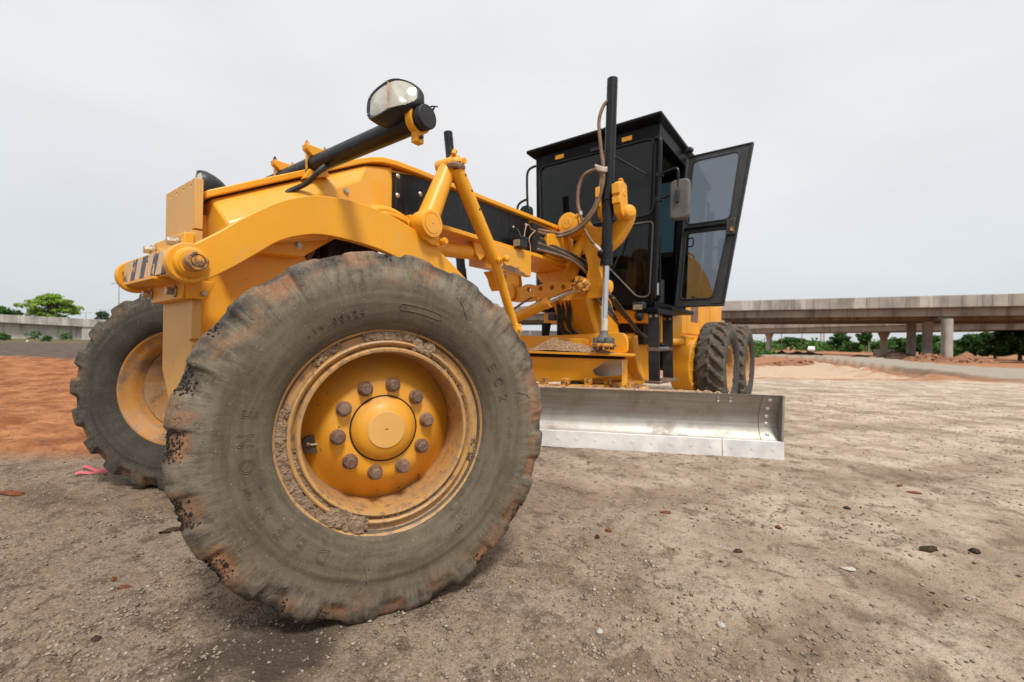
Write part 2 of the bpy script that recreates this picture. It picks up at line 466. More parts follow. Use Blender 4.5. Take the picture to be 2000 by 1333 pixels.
class MB:
    def __init__(self):
        self.V, self.F = [], []

    def add(self, vs, fs):
        o = len(self.V)
        self.V += [tuple(v) for v in vs]
        self.F += [tuple(i + o for i in f) for f in fs]
        return self

    def box(self, lo, hi):
        x0, y0, z0 = lo
        x1, y1, z1 = hi
        v = [(x0, y0, z0), (x1, y0, z0), (x1, y1, z0), (x0, y1, z0), (x0, y0, z1), (x1, y0, z1), (x1, y1, z1), (x0, y1, z1)]
        return self.add(v, [(0, 3, 2, 1), (4, 5, 6, 7), (0, 1, 5, 4), (1, 2, 6, 5), (2, 3, 7, 6), (3, 0, 4, 7)])

    def obox(self, c, s, M=None):
        """box of size s centred on c, turned by 3x3 M"""
        M = M or Matrix.Identity(3)
        v = [Vector(c) + M @ Vector((sx * s[0] / 2, sy * s[1] / 2, sz * s[2] / 2)) for sz in (-1, 1) for sx, sy in ((-1, -1), (1, -1), (1, 1), (-1, 1))]
        return self.add(v, [(0, 3, 2, 1), (4, 5, 6, 7), (0, 1, 5, 4), (1, 2, 6, 5), (2, 3, 7, 6), (3, 0, 4, 7)])

    def bar(self, p0, p1, w, h, up=(0, 0, 1)):
        p0, p1 = Vector(p0), Vector(p1)
        d = (p1 - p0).normalized()
        x = d.cross(Vector(up)).normalized()
        y = x.cross(d)
        v = []
        for p in (p0, p1):
            v += [p + x * sx * w / 2 + y * sy * h / 2 for sx, sy in ((-1, -1), (1, -1), (1, 1), (-1, 1))]
        return self.add(v, [(0, 3, 2, 1), (4, 5, 6, 7), (0, 1, 5, 4), (1, 2, 6, 5), (2, 3, 7, 6), (3, 0, 4, 7)])

    @staticmethod
    def _p3(axis, a, b, t):
        return {'X': (t, a, b), 'Y': (a, t, b), 'Z': (a, b, t)}[axis]

    def prism(self, poly, axis, lo, hi, holes=()):
        loops = [list(poly)] + [list(h) for h in holes]
        flat = [p for l in loops for p in l]
        n = len(flat)
        v = [self._p3(axis, a, b, lo) for a, b in flat] + [self._p3(axis, a, b, hi) for a, b in flat]
        if holes:
            tris = tessellate_polygon([[Vector((a, b, 0)) for a, b in l] for l in loops])
            f = [tuple(t) for t in tris] + [tuple(i + n for i in reversed(t)) for t in tris]
        else:
            f = [tuple(range(n)), tuple(range(2 * n - 1, n - 1, -1))]
        o = 0
        for l in loops:
            m = len(l)
            for i in range(m):
                j = (i + 1) % m
                f.append((o + i, o + j, o + j + n, o + i + n))
            o += m
        return self.add(v, f)

    def cyl(self, p0, p1, r0, r1=None, n=20, caps=True):
        r1 = r0 if r1 is None else r1
        p0, p1 = Vector(p0), Vector(p1)
        x, y, d = frame_of(p1 - p0)
        v = []
        for p, r in ((p0, r0), (p1, r1)):
            for k in range(n):
                a = 2 * PI * k / n
                v.append(p + x * math.cos(a) * r + y * math.sin(a) * r)
        f = [(k, (k + 1) % n, (k + 1) % n + n, k + n) for k in range(n)]
        if caps:
            f += [tuple(range(n - 1, -1, -1)), tuple(range(n, 2 * n))]
        return self.add(v, f)

    def lathe(self, o, d, prof, n=40, close=False):
        """prof: (along axis, radius) pairs"""
        o = Vector(o)
        x, y, d = frame_of(d)
        v, f = [], []
        for a, r in prof:
            for k in range(n):
                t = 2 * PI * k / n
                v.append(o + d * a + x * math.cos(t) * r + y * math.sin(t) * r)
        m = len(prof)
        for i in range(m - 1 + (1 if close else 0)):
            i2 = (i + 1) % m
            for k in range(n):
                k2 = (k + 1) % n
                f.append((i * n + k, i * n + k2, i2 * n + k2, i2 * n + k))
        if not close:
            f += [tuple(range(n - 1, -1, -1)), tuple(range((m - 1) * n, m * n))]
        return self.add(v, f)

    def tube(self, pts, r, n=8, sub=6):
        P = [Vector(p) for p in pts]
        if sub > 1 and len(P) > 2:
            Q = []
            for i in range(len(P) - 1):
                a, b, c, e = P[max(i - 1, 0)], P[i], P[i + 1], P[min(i + 2, len(P) - 1)]
                for k in range(sub):
                    t = k / sub
                    Q.append(0.5 * ((2 * b) + (c - a) * t + (2 * a - 5 * b + 4 * c - e) * t * t + (3 * b - a - 3 * c + e) * t ** 3))
            P = Q + [P[-1]]
        x = None
        v, f = [], []
        for i, p in enumerate(P):
            d = (P[min(i + 1, len(P) - 1)] - P[max(i - 1, 0)]).normalized()
            if x is None:
                x = frame_of(d)[0]
            x = (x - d * x.dot(d)).normalized()
            y = d.cross(x)
            rr = r[0] + (r[1] - r[0]) * i / (len(P) - 1) if isinstance(r, tuple) else r
            for k in range(n):
                a = 2 * PI * k / n
                v.append(p + x * math.cos(a) * rr + y * math.sin(a) * rr)
        for i in range(len(P) - 1):
            for k in range(n):
                k2 = (k + 1) % n
                f.append((i * n + k, i * n + k2, (i + 1) * n + k2, (i + 1) * n + k))
        m = len(P)
        f += [tuple(range(n - 1, -1, -1)), tuple(range((m - 1) * n, m * n))]
        return self.add(v, f)

    def ball(self, c, r, n=14, m=9):
        rr = (r, r, r) if isinstance(r, (int, float)) else r
        v = [(c[0], c[1], c[2] - rr[2])]
        for i in range(1, m):
            t = PI * i / m
            for k in range(n):
                a = 2 * PI * k / n
                v.append((c[0] + rr[0] * math.sin(t) * math.cos(a), c[1] + rr[1] * math.sin(t) * math.sin(a), c[2] - rr[2] * math.cos(t)))
        v.append((c[0], c[1], c[2] + rr[2]))
        f = [(0, 1 + (k + 1) % n, 1 + k) for k in range(n)]
        for i in range(m - 2):
            for k in range(n):
                a, b = 1 + i * n + k, 1 + i * n + (k + 1) % n
                f.append((a, b, b + n, a + n))
        t = len(v) - 1
        o = 1 + (m - 2) * n
        f += [(o + k, o + (k + 1) % n, t) for k in range(n)]
        return self.add(v, f)

    def lump(self, c, r, rng, seg=(8, 6), rough=0.35):
        """an irregular clod"""
        o = len(self.V)
        self.ball(c, r, *seg)
        c = Vector(c)
        for i in range(o, len(self.V)):
            v = Vector(self.V[i])
            self.V[i] = tuple(c + (v - c) * (1 + rng.uniform(-rough, rough)))
        return self

    def bolt(self, p, d, r=0.012, h=0.012, washer=True):
        p = Vector(p)
        d = Vector(d).normalized()
        if washer:
            self.cyl(p, p + d * h * 0.3, r * 1.45, n=14)
        self.cyl(p + d * h * 0.25, p + d * h, r, n=6)
        return self

    def build(self, name, mat, parent=None, bevel=0.0, seg=2, smooth=True, angle=38, label=None, kind=None):
        me = bpy.data.meshes.new(name)
        me.from_pydata(self.V, [], self.F)
        bm = bmesh.new()
        bm.from_mesh(me)
        bmesh.ops.recalc_face_normals(bm, faces=bm.faces)
        bm.to_mesh(me)
        bm.free()
        return link_mesh(name, me, mat, parent, bevel, seg, smooth, angle, label, kind)


def link_mesh(name, me, mat, parent=None, bevel=0.0, seg=2, smooth=True, angle=38, label=None, kind=None):
    if mat is not None:
        me.materials.append(mat if not isinstance(mat, str) else MT[mat])
    if smooth:
        me.shade_smooth()
        me.set_sharp_from_angle(angle=R_(angle))
    o = bpy.data.objects.new(name, me)
    COL.objects.link(o)
    if parent is not None:
        o.parent = parent
    if bevel:
        b = o.modifiers.new('edge', 'BEVEL')
        b.width = bevel
        b.segments = seg
        b.limit_method = 'ANGLE'
        b.angle_limit = R_(30)
        b.harden_normals = False
    if label:
        o['label'] = label
    if kind:
        o['kind'] = kind
    return o


def empty(name, loc=(0, 0, 0), parent=None, mat=None):
    o = bpy.data.objects.new(name, None)
    COL.objects.link(o)
    o.empty_display_size = 0.2
    if mat is not None:
        o.matrix_world = mat
    else:
        o.location = loc
    if parent is not None:
        o.parent = parent
    return o


def tag(o, label, cat, group=None):
    o['label'] = label
    o['category'] = cat
    if group:
        o['group'] = group
    return o


def rrect(x0, z0, x1, z1, r, n=5):
    """rounded rectangle loop"""
    out = []
    for cx, cz, a0 in ((x1 - r, z1 - r, 0), (x0 + r, z1 - r, 90), (x0 + r, z0 + r, 180), (x1 - r, z0 + r, 270)):
        for k in range(n + 1):
            a = R_(a0 + 90 * k / n)
            out.append((cx + r * math.cos(a), cz + r * math.sin(a)))
    return out


def rpoly(pts, r, n=4):
    """polygon with rounded corners"""
    out = []
    m = len(pts)
    for i in range(m):
        p0, p1, p2 = Vector(pts[i - 1]), Vector(pts[i]), Vector(pts[(i + 1) % m])
        a, b = (p0 - p1), (p2 - p1)
        rr = min(r, a.length * 0.45, b.length * 0.45)
        a, b = a.normalized() * rr, b.normalized() * rr
        for k in range(n + 1):
            t = k / n
            q = (p1 + a) * (1 - t) ** 2 + 2 * p1 * t * (1 - t) + (p1 + b) * t * t
            out.append((q.x, q.y))
    return out


def circ(cx, cz, r, n=20, a0=0, a1=360):
    full = (a1 - a0) == 360
    m = n if full else n + 1
    return [(cx + r * math.cos(R_(a0 + (a1 - a0) * k / n)), cz + r * math.sin(R_(a0 + (a1 - a0) * k / n))) for k in range(m)]


def spline2(pts, sub=6):
    P = [Vector(p) for p in pts]
    Q = []
    for i in range(len(P) - 1):
        a, b, c, e = P[max(i - 1, 0)], P[i], P[i + 1], P[min(i + 2, len(P) - 1)]
        for k in range(sub):
            t = k / sub
            q = 0.5 * ((2 * b) + (c - a) * t + (2 * a - 5 * b + 4 * c - e) * t * t + (3 * b - a - 3 * c + e) * t ** 3)
            Q.append(tuple(q))
    return Q + [tuple(P[-1])]


# ================================================================== the motor grader
GR = empty('motor_grader')
tag(GR, 'yellow motor grader with black cab, open door and worn muddy front tyres', 'motor grader')

# ------------------------------------------------------------------ tyres
TPROF = [(.125, .352), (.140, .362), (.168, .386), (.190, .428), (.199, .480), (.197, .52), (.190, .56), (.180, .60), (.166, .634), (.142, .650), (.10, .657), (.05, .659), (0, .660)]


def tyre_mesh(name, pattern, NA, seed, flat=0.030, Rs=1.0, deep=0.0125):
    half = spline2(TPROF, 5)
    prof = np.array(half + [(-a, r) for a, r in reversed(half[:-1])])
    if pattern == 'lug':
        t = np.linspace(0, len(prof) - 1, 76)
        prof = np.stack([np.interp(t, np.arange(len(prof)), prof[:, i]) for i in (0, 1)], -1)
    NP = len(prof)
    tan = np.gradient(prof, axis=0)
    nrm = np.stack([-tan[:, 1], tan[:, 0]], -1)
    nrm /= np.linalg.norm(nrm, axis=1)[:, None]
    if nrm[NP // 2, 1] < 0:
        nrm = -nrm
    th = np.arange(NA) * 2 * PI / NA
    T, I = np.meshgrid(th, np.arange(NP), indexing='ij')
    a, r = prof[I, 0], prof[I, 1]
    side = np.sign(a + 1e-9)
    P0 = np.stack([a, r * np.cos(T), r * np.sin(T)], -1)
    d = np.zeros_like(a)
    if pattern == 'worn':
        N = 20
        jit = 0.06 * vnoise(np.stack([T * 3.3, side * 5, T * 0], -1), seed)
        f = (T * N / (2 * PI) + 0.5 * (side > 0) + jit) % 1.0
        g = sstep(.20, .29, f) * (1 - sstep(.62, .78, f))
        wear = 0.62 + 0.38 * vnoise(np.stack([T * 2.1, side * 3, T * 0 + 4], -1), seed + 5)
        band = sstep(.552, .600, r) * sstep(.03, .13, np.abs(a))
        d -= deep * g * band * (0.45 + 0.75 * wear)
        lug_id = np.floor(T * N / (2 * PI) + 0.5 * (side > 0) + jit)
        pk = _hash(lug_id.astype(np.int64), (side > 0).astype(np.int64), lug_id.astype(np.int64) * 0, seed + 50)
        lowr = .35 + .65 * sstep(.1, -.5, np.sin(T))
        pocket = g * sstep(.562, .59, r) * (1 - sstep(.632, .648, r)) * (pk < np.where(np.sin(T) < -.25, .55, .16))
        d -= 0.009 * sstep(.62, .66, r) * sstep(.1, .04, np.abs(a)) * (np.sin(T * N + a * 30) > 0.2)
        d += 0.0022 * fbm(P0 * 14, 4, seed) * (0.35 + sstep(.5, .6, r))
        d += 0.0022 * fbm(P0 * 60, 3, seed + 3) * sstep(.52, .6, r)
        d += 0.0022 * vnoise(P0 * 4.2, seed + 9) * sstep(.52, .62, r)
        d += 0.0010 * fbm(P0 * 120, 2, seed + 13) * sstep(.54, .6, r)
    else:
        N = 22
        aa = np.abs(a)
        ph = (T * N / (2 * PI) + 0.5 * (side > 0) - aa * 5.2) % 1.0
        g = sstep(.05, .14, ph) * (1 - sstep(.47, .56, ph))
        lugm = np.where(aa < .012, 0.85, g)
        band = sstep(.56, .60, r)
        d -= 0.034 * band * (1 - lugm)
        d += 0.003 * fbm(P0 * 20, 4, seed)
    if pattern == 'worn':                        # moulded ridge round the wall
        d += 0.0035 * np.exp(-((r - .490) / .004) ** 2) - 0.003 * sstep(.485, .492, r) * (1 - sstep(.50, .54, r))
    P = P0 + np.stack([nrm[I, 0] * d, nrm[I, 1] * d * np.cos(T), nrm[I, 1] * d * np.sin(T)], -1)
    P *= np.array([1, Rs, Rs])
    zmin = -(.660 * Rs - flat)                   # the loaded patch sits flat on the ground and bulges a little
    low = sstep(-.46, -.60, P0[..., 2]) * sstep(.40, .50, np.sqrt(P0[..., 1] ** 2 + P0[..., 2] ** 2))
    P[..., 0] += np.sign(a) * 0.012 * low
    P[..., 2] = np.maximum(P[..., 2], zmin - 0.006)
    V = P.reshape(-1, 3)
    ii, jj = np.meshgrid(np.arange(NA), np.arange(NP - 1), indexing='ij')
    i2 = (ii + 1) % NA
    F = np.stack([ii * NP + jj, ii * NP + jj + 1, i2 * NP + jj + 1, i2 * NP + jj], -1).reshape(-1, 4)
    me = bpy.data.meshes.new(name)
    me.vertices.add(len(V))
    me.vertices.foreach_set('co', V.ravel())
    me.loops.add(F.size)
    me.loops.foreach_set('vertex_index', F[:, ::-1].ravel().astype(np.int32))
    me.polygons.add(len(F))
    me.polygons.foreach_set('loop_start', (np.arange(len(F)) * 4).astype(np.int32))
    me.update(calc_edges=True)
    me.validate()
    if pattern == 'worn':
        at = me.attributes.new('pocket', 'FLOAT', 'POINT')
        at.data.foreach_set('value', pocket.ravel().astype(np.float32))
        at = me.attributes.new('lug_gap', 'FLOAT', 'POINT')
        at.data.foreach_set('value', (g * band).ravel().astype(np.float32))
    me.shade_smooth()
    return me


def wall_at(r):
    """axial position of the outer wall surface at radius r"""
    h = spline2(TPROF[1:9], 4)
    rr = [p[1] for p in h]
    aa = [p[0] for p in h]
    return float(np.interp(r, rr, aa))


RIM_OUT = [(.112, .356), (.122, .370), (.136, .378), (.146, .377), (.148, .369), (.142, .362), (.128, .356), (.120, .345), (.121, .333), (.131, .328), (.141, .326), (.144, .320), (.140, .314), (.126, .311), (.122, .306), (.128, .303), (.142, .301), (.147, .295), (.145, .287), (.136, .284), (.08, .283), (.0, .281), (-.032, .279)]
RIM_IN = [(-.036, .283), (-.085, .290), (-.112, .318), (-.126, .345), (-.140, .352), (-.146, .362), (-.146, .376), (-.134, .377), (-.115, .356)]
DISC = [(-.034, .279), (-.030, .272), (-.012, .252), (.020, .222), (.046, .196), (.058, .178), (.062, .160), (.062, .122), (.062, .02)]


def wheel(parent, name, M, tyre_me, tmat, detail=True, label=None, ang0=0.12, edge='rim_edge', disc='rim'):
    w = empty(name, parent=parent)
    w.matrix_local = M
    if label:
        w['label'] = label
    t = link_mesh('tyre', tyre_me, None, w, smooth=False)
    if not tyre_me.materials:
        tyre_me.materials.append(MT[tmat])
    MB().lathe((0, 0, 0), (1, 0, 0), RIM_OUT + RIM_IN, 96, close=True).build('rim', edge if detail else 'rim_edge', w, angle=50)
    b = MB()
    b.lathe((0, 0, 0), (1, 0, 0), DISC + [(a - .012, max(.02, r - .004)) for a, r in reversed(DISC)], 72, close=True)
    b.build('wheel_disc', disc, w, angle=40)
    h = MB()
    h.lathe((0, 0, 0), (1, 0, 0), [(.055, .119), (.066, .1185), (.070, .116), (.086, .106), (.099, .090), (.106, .072), (.108, .068), (.108, .0065), (.100, .005)], 56)
    h.build('hub_cap', 'rim', w, angle=30)
    if detail:
        MB().lathe((0, 0, 0), (1, 0, 0), [(.1065, .068), (.1095, .0675), (.1115, .065), (.1118, .060), (.1118, .0055), (.106, .004)], 48).build('hub_face', 'hub_face', w, angle=30)
        MB().lathe((0, 0, 0), (1, 0, 0), [(.0585, .1245), (.0645, .1235), (.0645, .1185), (.0585, .1185)], 56, close=True).build('hub_seal', 'dark', w)
        for k in range(10):
            a = ang0 + 2 * PI * k / 10
            p = Vector((.062, .164 * math.cos(a), .164 * math.sin(a)))
            bb = MB()
            bb.lathe(p, (1, 0, 0), [(0, .028), (.006, .028), (.010, .024), (.012, .0235)], 20)
            bb.cyl(p + Vector((.011, 0, 0)), p + Vector((.034, 0, 0)), .0245, .0225, 6)
            bb.lathe(p, (1, 0, 0), [(.033, .019), (.037, .016)], 14)
            bb.build('lug_bolt', 'lug', w, bevel=.002)
    return w


ST1, ST2, LEAN = R_(25.8), R_(52), 0.045
ZW = .628
TY_L = tyre_mesh('tyre_front_left', 'worn', 720, 3)
TY_R = tyre_mesh('tyre_front_right', 'worn', 600, 11, deep=.030)
TY_B = tyre_mesh('tyre_rear', 'lug', 528, 21)
M_L = Matrix.Translation((1.018, 0, ZW)) @ Matrix.Rotation(-ST1, 4, 'Z') @ Matrix.Rotation(-LEAN, 4, 'Y')
M_R = Matrix.Translation((-1.018, 0, ZW)) @ Matrix.Rotation(-ST2 + PI, 4, 'Z') @ Matrix.Rotation(LEAN, 4, 'Y')
W1 = wheel(GR, 'front_wheel', M_L, TY_L, 'tyre', True, 'near front wheel with worn cracked tyre, yellow rim and caked mud')
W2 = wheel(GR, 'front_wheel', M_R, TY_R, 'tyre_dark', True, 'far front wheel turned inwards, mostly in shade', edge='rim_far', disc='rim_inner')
for k, (sx, y) in enumerate(((1, 5.76), (1, 7.27), (-1, 5.76), (-1, 7.27))):
    Mw = Matrix.Translation((1.067 * sx, y, ZW + .006)) @ (Matrix.Identity(4) if sx > 0 else Matrix.Rotation(PI, 4, 'Z')) @ Matrix.Rotation(.07 * k, 4, 'X')
    Mw = Matrix.Translation((1.067 * sx, y, ZW + .006)) @ (Matrix.Identity(4) if sx > 0 else Matrix.Rotation(PI, 4, 'Z'))
    wheel(GR, 'rear_wheel', Mw, TY_B, 'tyre_rear', False, disc='rim_edge')

# near wheel extras: dirt, lettering, valve
rng = random.Random(5)
mud = MB()


def mud_arc(mb, a0, a1, n, r0, r1, ax, size, rng):
    for i in range(n):
        t = rng.random()
        a = R_(a0 + (a1 - a0) * t)
        edge = min(t, 1 - t) * 4
        s = size * rng.uniform(.45, 1.1) * min(1, .45 + edge)
        r = rng.uniform(r0, r1)
        mb.lump((ax + rng.uniform(-.004, .004), r * math.cos(a), r * math.sin(a)), (s * .55, s, s * rng.uniform(.7, 1.2)), rng, (7, 5), .38)


# angles in the wheel's own plane: 0 = towards the rear of the machine, 90 = up
def ang(px, py):
    return math.degrees(math.atan2(845 - py, px - 735))


mud_arc(mud, 72, 104, 170, .334, .360, .130, .013, rng)
mud_arc(mud, 60, 74, 60, .310, .345, .138, .012, rng)
mud_arc(mud, 118, 136, 36, .336, .356, .128, .010, rng)
mud_arc(mud, 163, 258, 420, .332, .361, .130, .013, rng)
mud_arc(mud, 185, 250, 150, .303, .314, .131, .009, rng)
mud_arc(mud, 232, 257, 130, .306, .352, .140, .015, rng)
mud_arc(mud, 262, 318, 120, .306, .316, .131, .008, rng)
mud_arc(mud, 20, 58, 40, .306, .316, .131, .007, rng)
mud_arc(mud, 335, 352, 24, .336, .356, .127, .006, rng)
mud.build('rim_mud', 'mud', W1, smooth=False, label='dried mud caked in the gutter of the rim', kind='stuff')
wet = MB()
tv = np.empty(len(TY_L.vertices) * 3)
TY_L.vertices.foreach_get('co', tv)
tv = tv.reshape(-1, 3)
tr = np.hypot(tv[:, 1], tv[:, 2])
ta = np.arctan2(tv[:, 2], tv[:, 1])
pkt = np.empty(len(TY_L.vertices), np.float32)
TY_L.attributes['lug_gap'].data.foreach_get('value', pkt)
ok = (tv[:, 0] > .125) & (tr > .59) & (tr < .645) & (pkt > .35)
deg = np.degrees(ta) % 360
wn = fbm(np.stack([np.cos(ta) * 6, np.sin(ta) * 6, tr * 12], -1), 4, 14) + 1.0 * np.exp(-((deg - 195) / 45) ** 2) + .35 * np.exp(-((deg - 325) / 30) ** 2) - .45
cand = np.nonzero(ok & (wn > 0))[0]
pick = RNG.choice(cand, min(800, len(cand)))
for i in pick:
    s = rng.uniform(.0012, .0046)
    wet.lump(tuple(tv[i] + RNG.uniform(-.002, .002, 3)), (s * .8, s, s), rng, (5, 4), .4)
wet.build('tread_grit', 'wet_mud', W1, smooth=False, label='dark wet grit stuck along the tread edge', kind='stuff')

# valve seen through the round hand hole
va = R_(ang(590, 874))
vm = MB()
c = Vector((-.020, .247 * math.cos(va), .247 * math.sin(va)))
vm.lathe(c, (1, 0, 0.0), [(.0, .034), (.022, .034), (.024, .033), (.024, .0)], 28)
vm.build('hand_hole', 'tyre', W1)
vm = MB()
vm.tube([c + Vector((.026, .022, 0)), c + Vector((.030, 0, 0)), c + Vector((.034, -.014, .004))], .0045, 8, 3)
vm.ball(tuple(c + Vector((.034, -.016, .004))), .007, 8, 6)
vm.build('valve_stem', 'steel', W1)


def sidewall_text(txt, a_mid, span, r, size, outline, name, lift=0.0012, mat='tyre'):
    n = len(txt)
    for i, ch in enumerate(txt):
        cu = bpy.data.curves.new('t', 'FONT')
        cu.body = ch
        cu.size = size
        cu.align_x = 'CENTER'
        cu.resolution_u = 3
        if outline:
            cu.fill_mode = 'NONE'
            cu.bevel_depth = 0.0013
            cu.bevel_resolution = 0
        else:
            cu.extrude = 0.0022
        ob = bpy.data.objects.new('t', cu)
        COL.objects.link(ob)
        dg = bpy.context.evaluated_depsgraph_get()
        me = ob.evaluated_get(dg).to_mesh()
        a = a_mid + span * (0.5 - i / max(1, n - 1)) if n > 1 else a_mid
        vs = []
        for v in me.vertices:
            rr = r + (v.co.y - size * .34)
            aa = R_(a) - v.co.x / r
            vs.append((wall_at(rr) + lift + v.co.z, rr * math.cos(aa), rr * math.sin(aa)))
        mb = MB().add(vs, [tuple(p.vertices) for p in me.polygons])
        ob.to_mesh_clear()
        bpy.data.objects.remove(ob)
        bpy.data.curves.remove(cu)
        mb.build(name, mat, W1, smooth=False)


sidewall_text('-14.00-24', 116, 25, .433, .030, False, 'moulded_character')
sidewall_text('DEESTONE', 204, 72, .437, .060, True, 'moulded_letter')
sidewall_text('EC2', 22, 17, .447, .050, True, 'moulded_letter')
em = MB()                                                     # moulded plate recess and round approval mark
a0 = 78
pts = [(.458, R_(a)) for a in np.linspace(86, 67, 14)] + [(.444, R_(a)) for a in np.linspace(66.4, 66.4, 1)] + [(.436, R_(a)) for a in np.linspace(67, 86, 14)] + [(.447, R_(86.8))]
em.tube([(wall_at(r) + .0012, r * math.cos(a), r * math.sin(a)) for r, a in pts + pts[:1]], .0018, 6, 1)
em.build('plate_outline', 'tyre', W1)
em = MB()
ca = R_(ang(866, 1038))
cr = .447
pts = []
for k in range(25):
    t = 2 * PI * k / 24
    rr = cr + .0155 * math.sin(t)
    aa = ca + .0155 * math.cos(t) / cr
    pts.append((wall_at(rr) + .0012, rr * math.cos(aa), rr * math.sin(aa)))
em.tube(pts, .0012, 6, 1)
em.build('approval_ring', 'tyre', W1)
sidewall_text('ISU', math.degrees(ca), 2.4, .447, .014, False, 'approval_letter')
# deep cracks in the near wall
for (x0, y0, x1, y1) in ((690, 1075, 688, 1190), (872, 575, 893, 622), (1012, 775, 1052, 790), (560, 1095, 520, 1110), (905, 905, 935, 925)):
    pts = []
    for k in range(7):
        t = k / 6
        px, py = x0 + (x1 - x0) * t + rng.uniform(-5, 5), y0 + (y1 - y0) * t + rng.uniform(-3, 3)
        aa = R_(ang(px, py))
        rr = min(.63, math.hypot(px - 735, py - 845) * .374 / 206 * .985)
        pts.append((wall_at(rr) + .0002, rr * math.cos(aa), rr * math.sin(aa)))
    MB().tube(pts, .0009, 5, 1).build('wall_crack', 'dark', W1)

# ------------------------------------------------------------------ front bolster, plates and push bar
G = lambda mb, name, mat, **k: mb.build(name, mat, GR, **k)


def notched(x0, x1, z0, z1, right=(), left=(), top=(), w=.010, d=.028, r=.009):
    """plate outline with keyhole slots cut in from the edges"""
    pts = [(x0, z0), (x1, z0)]
    for z in sorted(right):
        pts += [(x1, z - w / 2), (x1 - d, z - w / 2)] + circ(x1 - d - r * .6, z, r, 8, -50, -310)[1:-1] + [(x1 - d, z + w / 2), (x1, z + w / 2)]
    pts += [(x1, z1)]
    for x in sorted(top, reverse=True):
        pts += [(x + w / 2, z1), (x + w / 2, z1 - d)] + circ(x, z1 - d - r * .6, r, 8, 40, -220)[1:-1] + [(x - w / 2, z1 - d), (x - w / 2, z1)]
    pts += [(x0, z1)]
    for z in sorted(left, reverse=True):
        pts += [(x0, z + w / 2), (x0 + d * .4, z + w / 2), (x0 + d * .4, z - w / 2), (x0, z - w / 2)]
    return pts


up = MB().prism(notched(-.195, .192, 1.20, 1.655, right=(1.43,), left=(1.36,), top=(-.13, -.045, .05, .14), w=.008, d=.020, r=.008), 'Y', -.370, -.338)
G(up, 'front_plate', 'yellow_dusty', bevel=.003)
lowp = [(-.205, 1.135), (-.205, .80), (-.13, .70), (.02, .52), (.185, .52), (.185, .93), (.16, .935), (.157, .943), (.16, .951), (.185, .953), (.185, 1.135)]
G(MB().prism(lowp, 'Y', -.372, -.335), 'front_plate', 'yellow_dusty', bevel=.003, label='lower tapered front plate of the grader nose')
# web behind the plates
web = [(-.325, .62), (-.325, 1.52), (-.1, 1.50), (.12, 1.46), (.24, 1.30), (.24, .80), (.15, .62)]
G(MB().prism(web, 'X', -.115, .115), 'axle_bolster', 'yellow', bevel=.004)
G(MB().prism([(-.26, 1.30), (-.26, 1.52), (.30, 1.60), (.30, 1.53), (.10, 1.385), (-.10, 1.372)], 'X', -.215, .215), 'bolster_cheek', 'yellow', bevel=.004)
G(MB().bolt((.215, .075, 1.44), (1, 0, 0), .014, .014).bolt((.215, -.1, 1.44), (1, 0, 0), .014, .014), 'cheek_bolt', 'steel')

PY, PZ = -.440, 1.254
# pivot bar between the two lift arms
bar = MB()
bar.prism([(-.492, 1.205), (-.492, 1.315), (-.40, 1.335), (-.385, 1.335), (-.385, 1.205)], 'X', -.318, .318)
G(bar, 'pivot_bar', 'yellow_dusty', bevel=.004)


def chevron():
    M = Mat('worn_chevron_tape')
    s = M.n('ShaderNodeSeparateXYZ')
    M.l(M.coord(), s.inputs[0])
    t = M.math('ADD', s.outputs['X'], M.math('MULTIPLY', s.outputs['Z'], -0.62))
    f = M.math('FRACT', M.math('MULTIPLY', t, 7.0))
    k = M.ramp(f, .50, .52)
    n = M.noise(16, 6, .6)
    c = M.mix(k, (0.70, 0.47, 0.27), (0.075, 0.08, 0.095))
    wl = M.math('ADD', n, M.ramp(s.outputs['X'], -.05, -.25, 0.0, .12))
    c = M.mix(M.ramp(wl, .58, .61), c, (0.74, 0.42, 0.14))
    c = M.mix(M.ramp(M.noise(40, 5), .66, .7), c, (0.62, 0.5, 0.36))
    M.l(c, M.b.inputs['Base Color'])
    M.b.inputs['Roughness'].default_value = .55
    return M.m


MT['chevron'] = chevron()
for x0, x1, dy in ((-.300, -.232, 0), (-.226, .075, -.004), (.081, .290, -.001)):
    G(MB().box((x0, -.500 + dy, 1.212), (x1, -.4925, 1.304)), 'warning_plate', 'chevron', bevel=.002)
G(MB().box((-.235, -.515, 1.195), (.20, -.40, 1.207)), 'bar_lip', 'yellow', bevel=.002)
G(MB().prism([(-.20, 1.325), (.20, 1.325), (.20, 1.41), (-.205, 1.41), (-.27, 1.385)], 'Y', -.408, -.371), 'bar_bracket', 'yellow', bevel=.004)
G(MB().prism([(-.31, 1.21), (.24, 1.21), (.20, 1.125), (-.205, 1.118), (-.25, 1.15)], 'Y', -.415, -.373), 'bar_bracket', 'yellow', bevel=.004)
for x, z in ((-.205, 1.372), (.125, 1.372), (-.215, 1.163), (.125, 1.158)):
    b = MB()
    b.cyl((x, -.416 if z < 1.3 else -.409, z), (x, -.424, z), .026, n=20)
    b.cyl((x, -.422, z), (x, -.450, z), .019, n=6)
    G(b, 'bracket_bolt', 'steel', bevel=.002)
b = MB().cyl((.19, -.345, 1.150), (.215, -.345, 1.150), .022, n=6).cyl((.215, -.345, 1.150), (.245, -.345, 1.150), .011, n=10)
G(b, 'bracket_bolt', 'steel', bevel=.0015)
G(MB().prism([(-.41, 1.205), (-.30, 1.205), (-.33, 1.125), (-.40, 1.125)], 'X', .205, .232), 'bracket_gusset', 'yellow', bevel=.003)

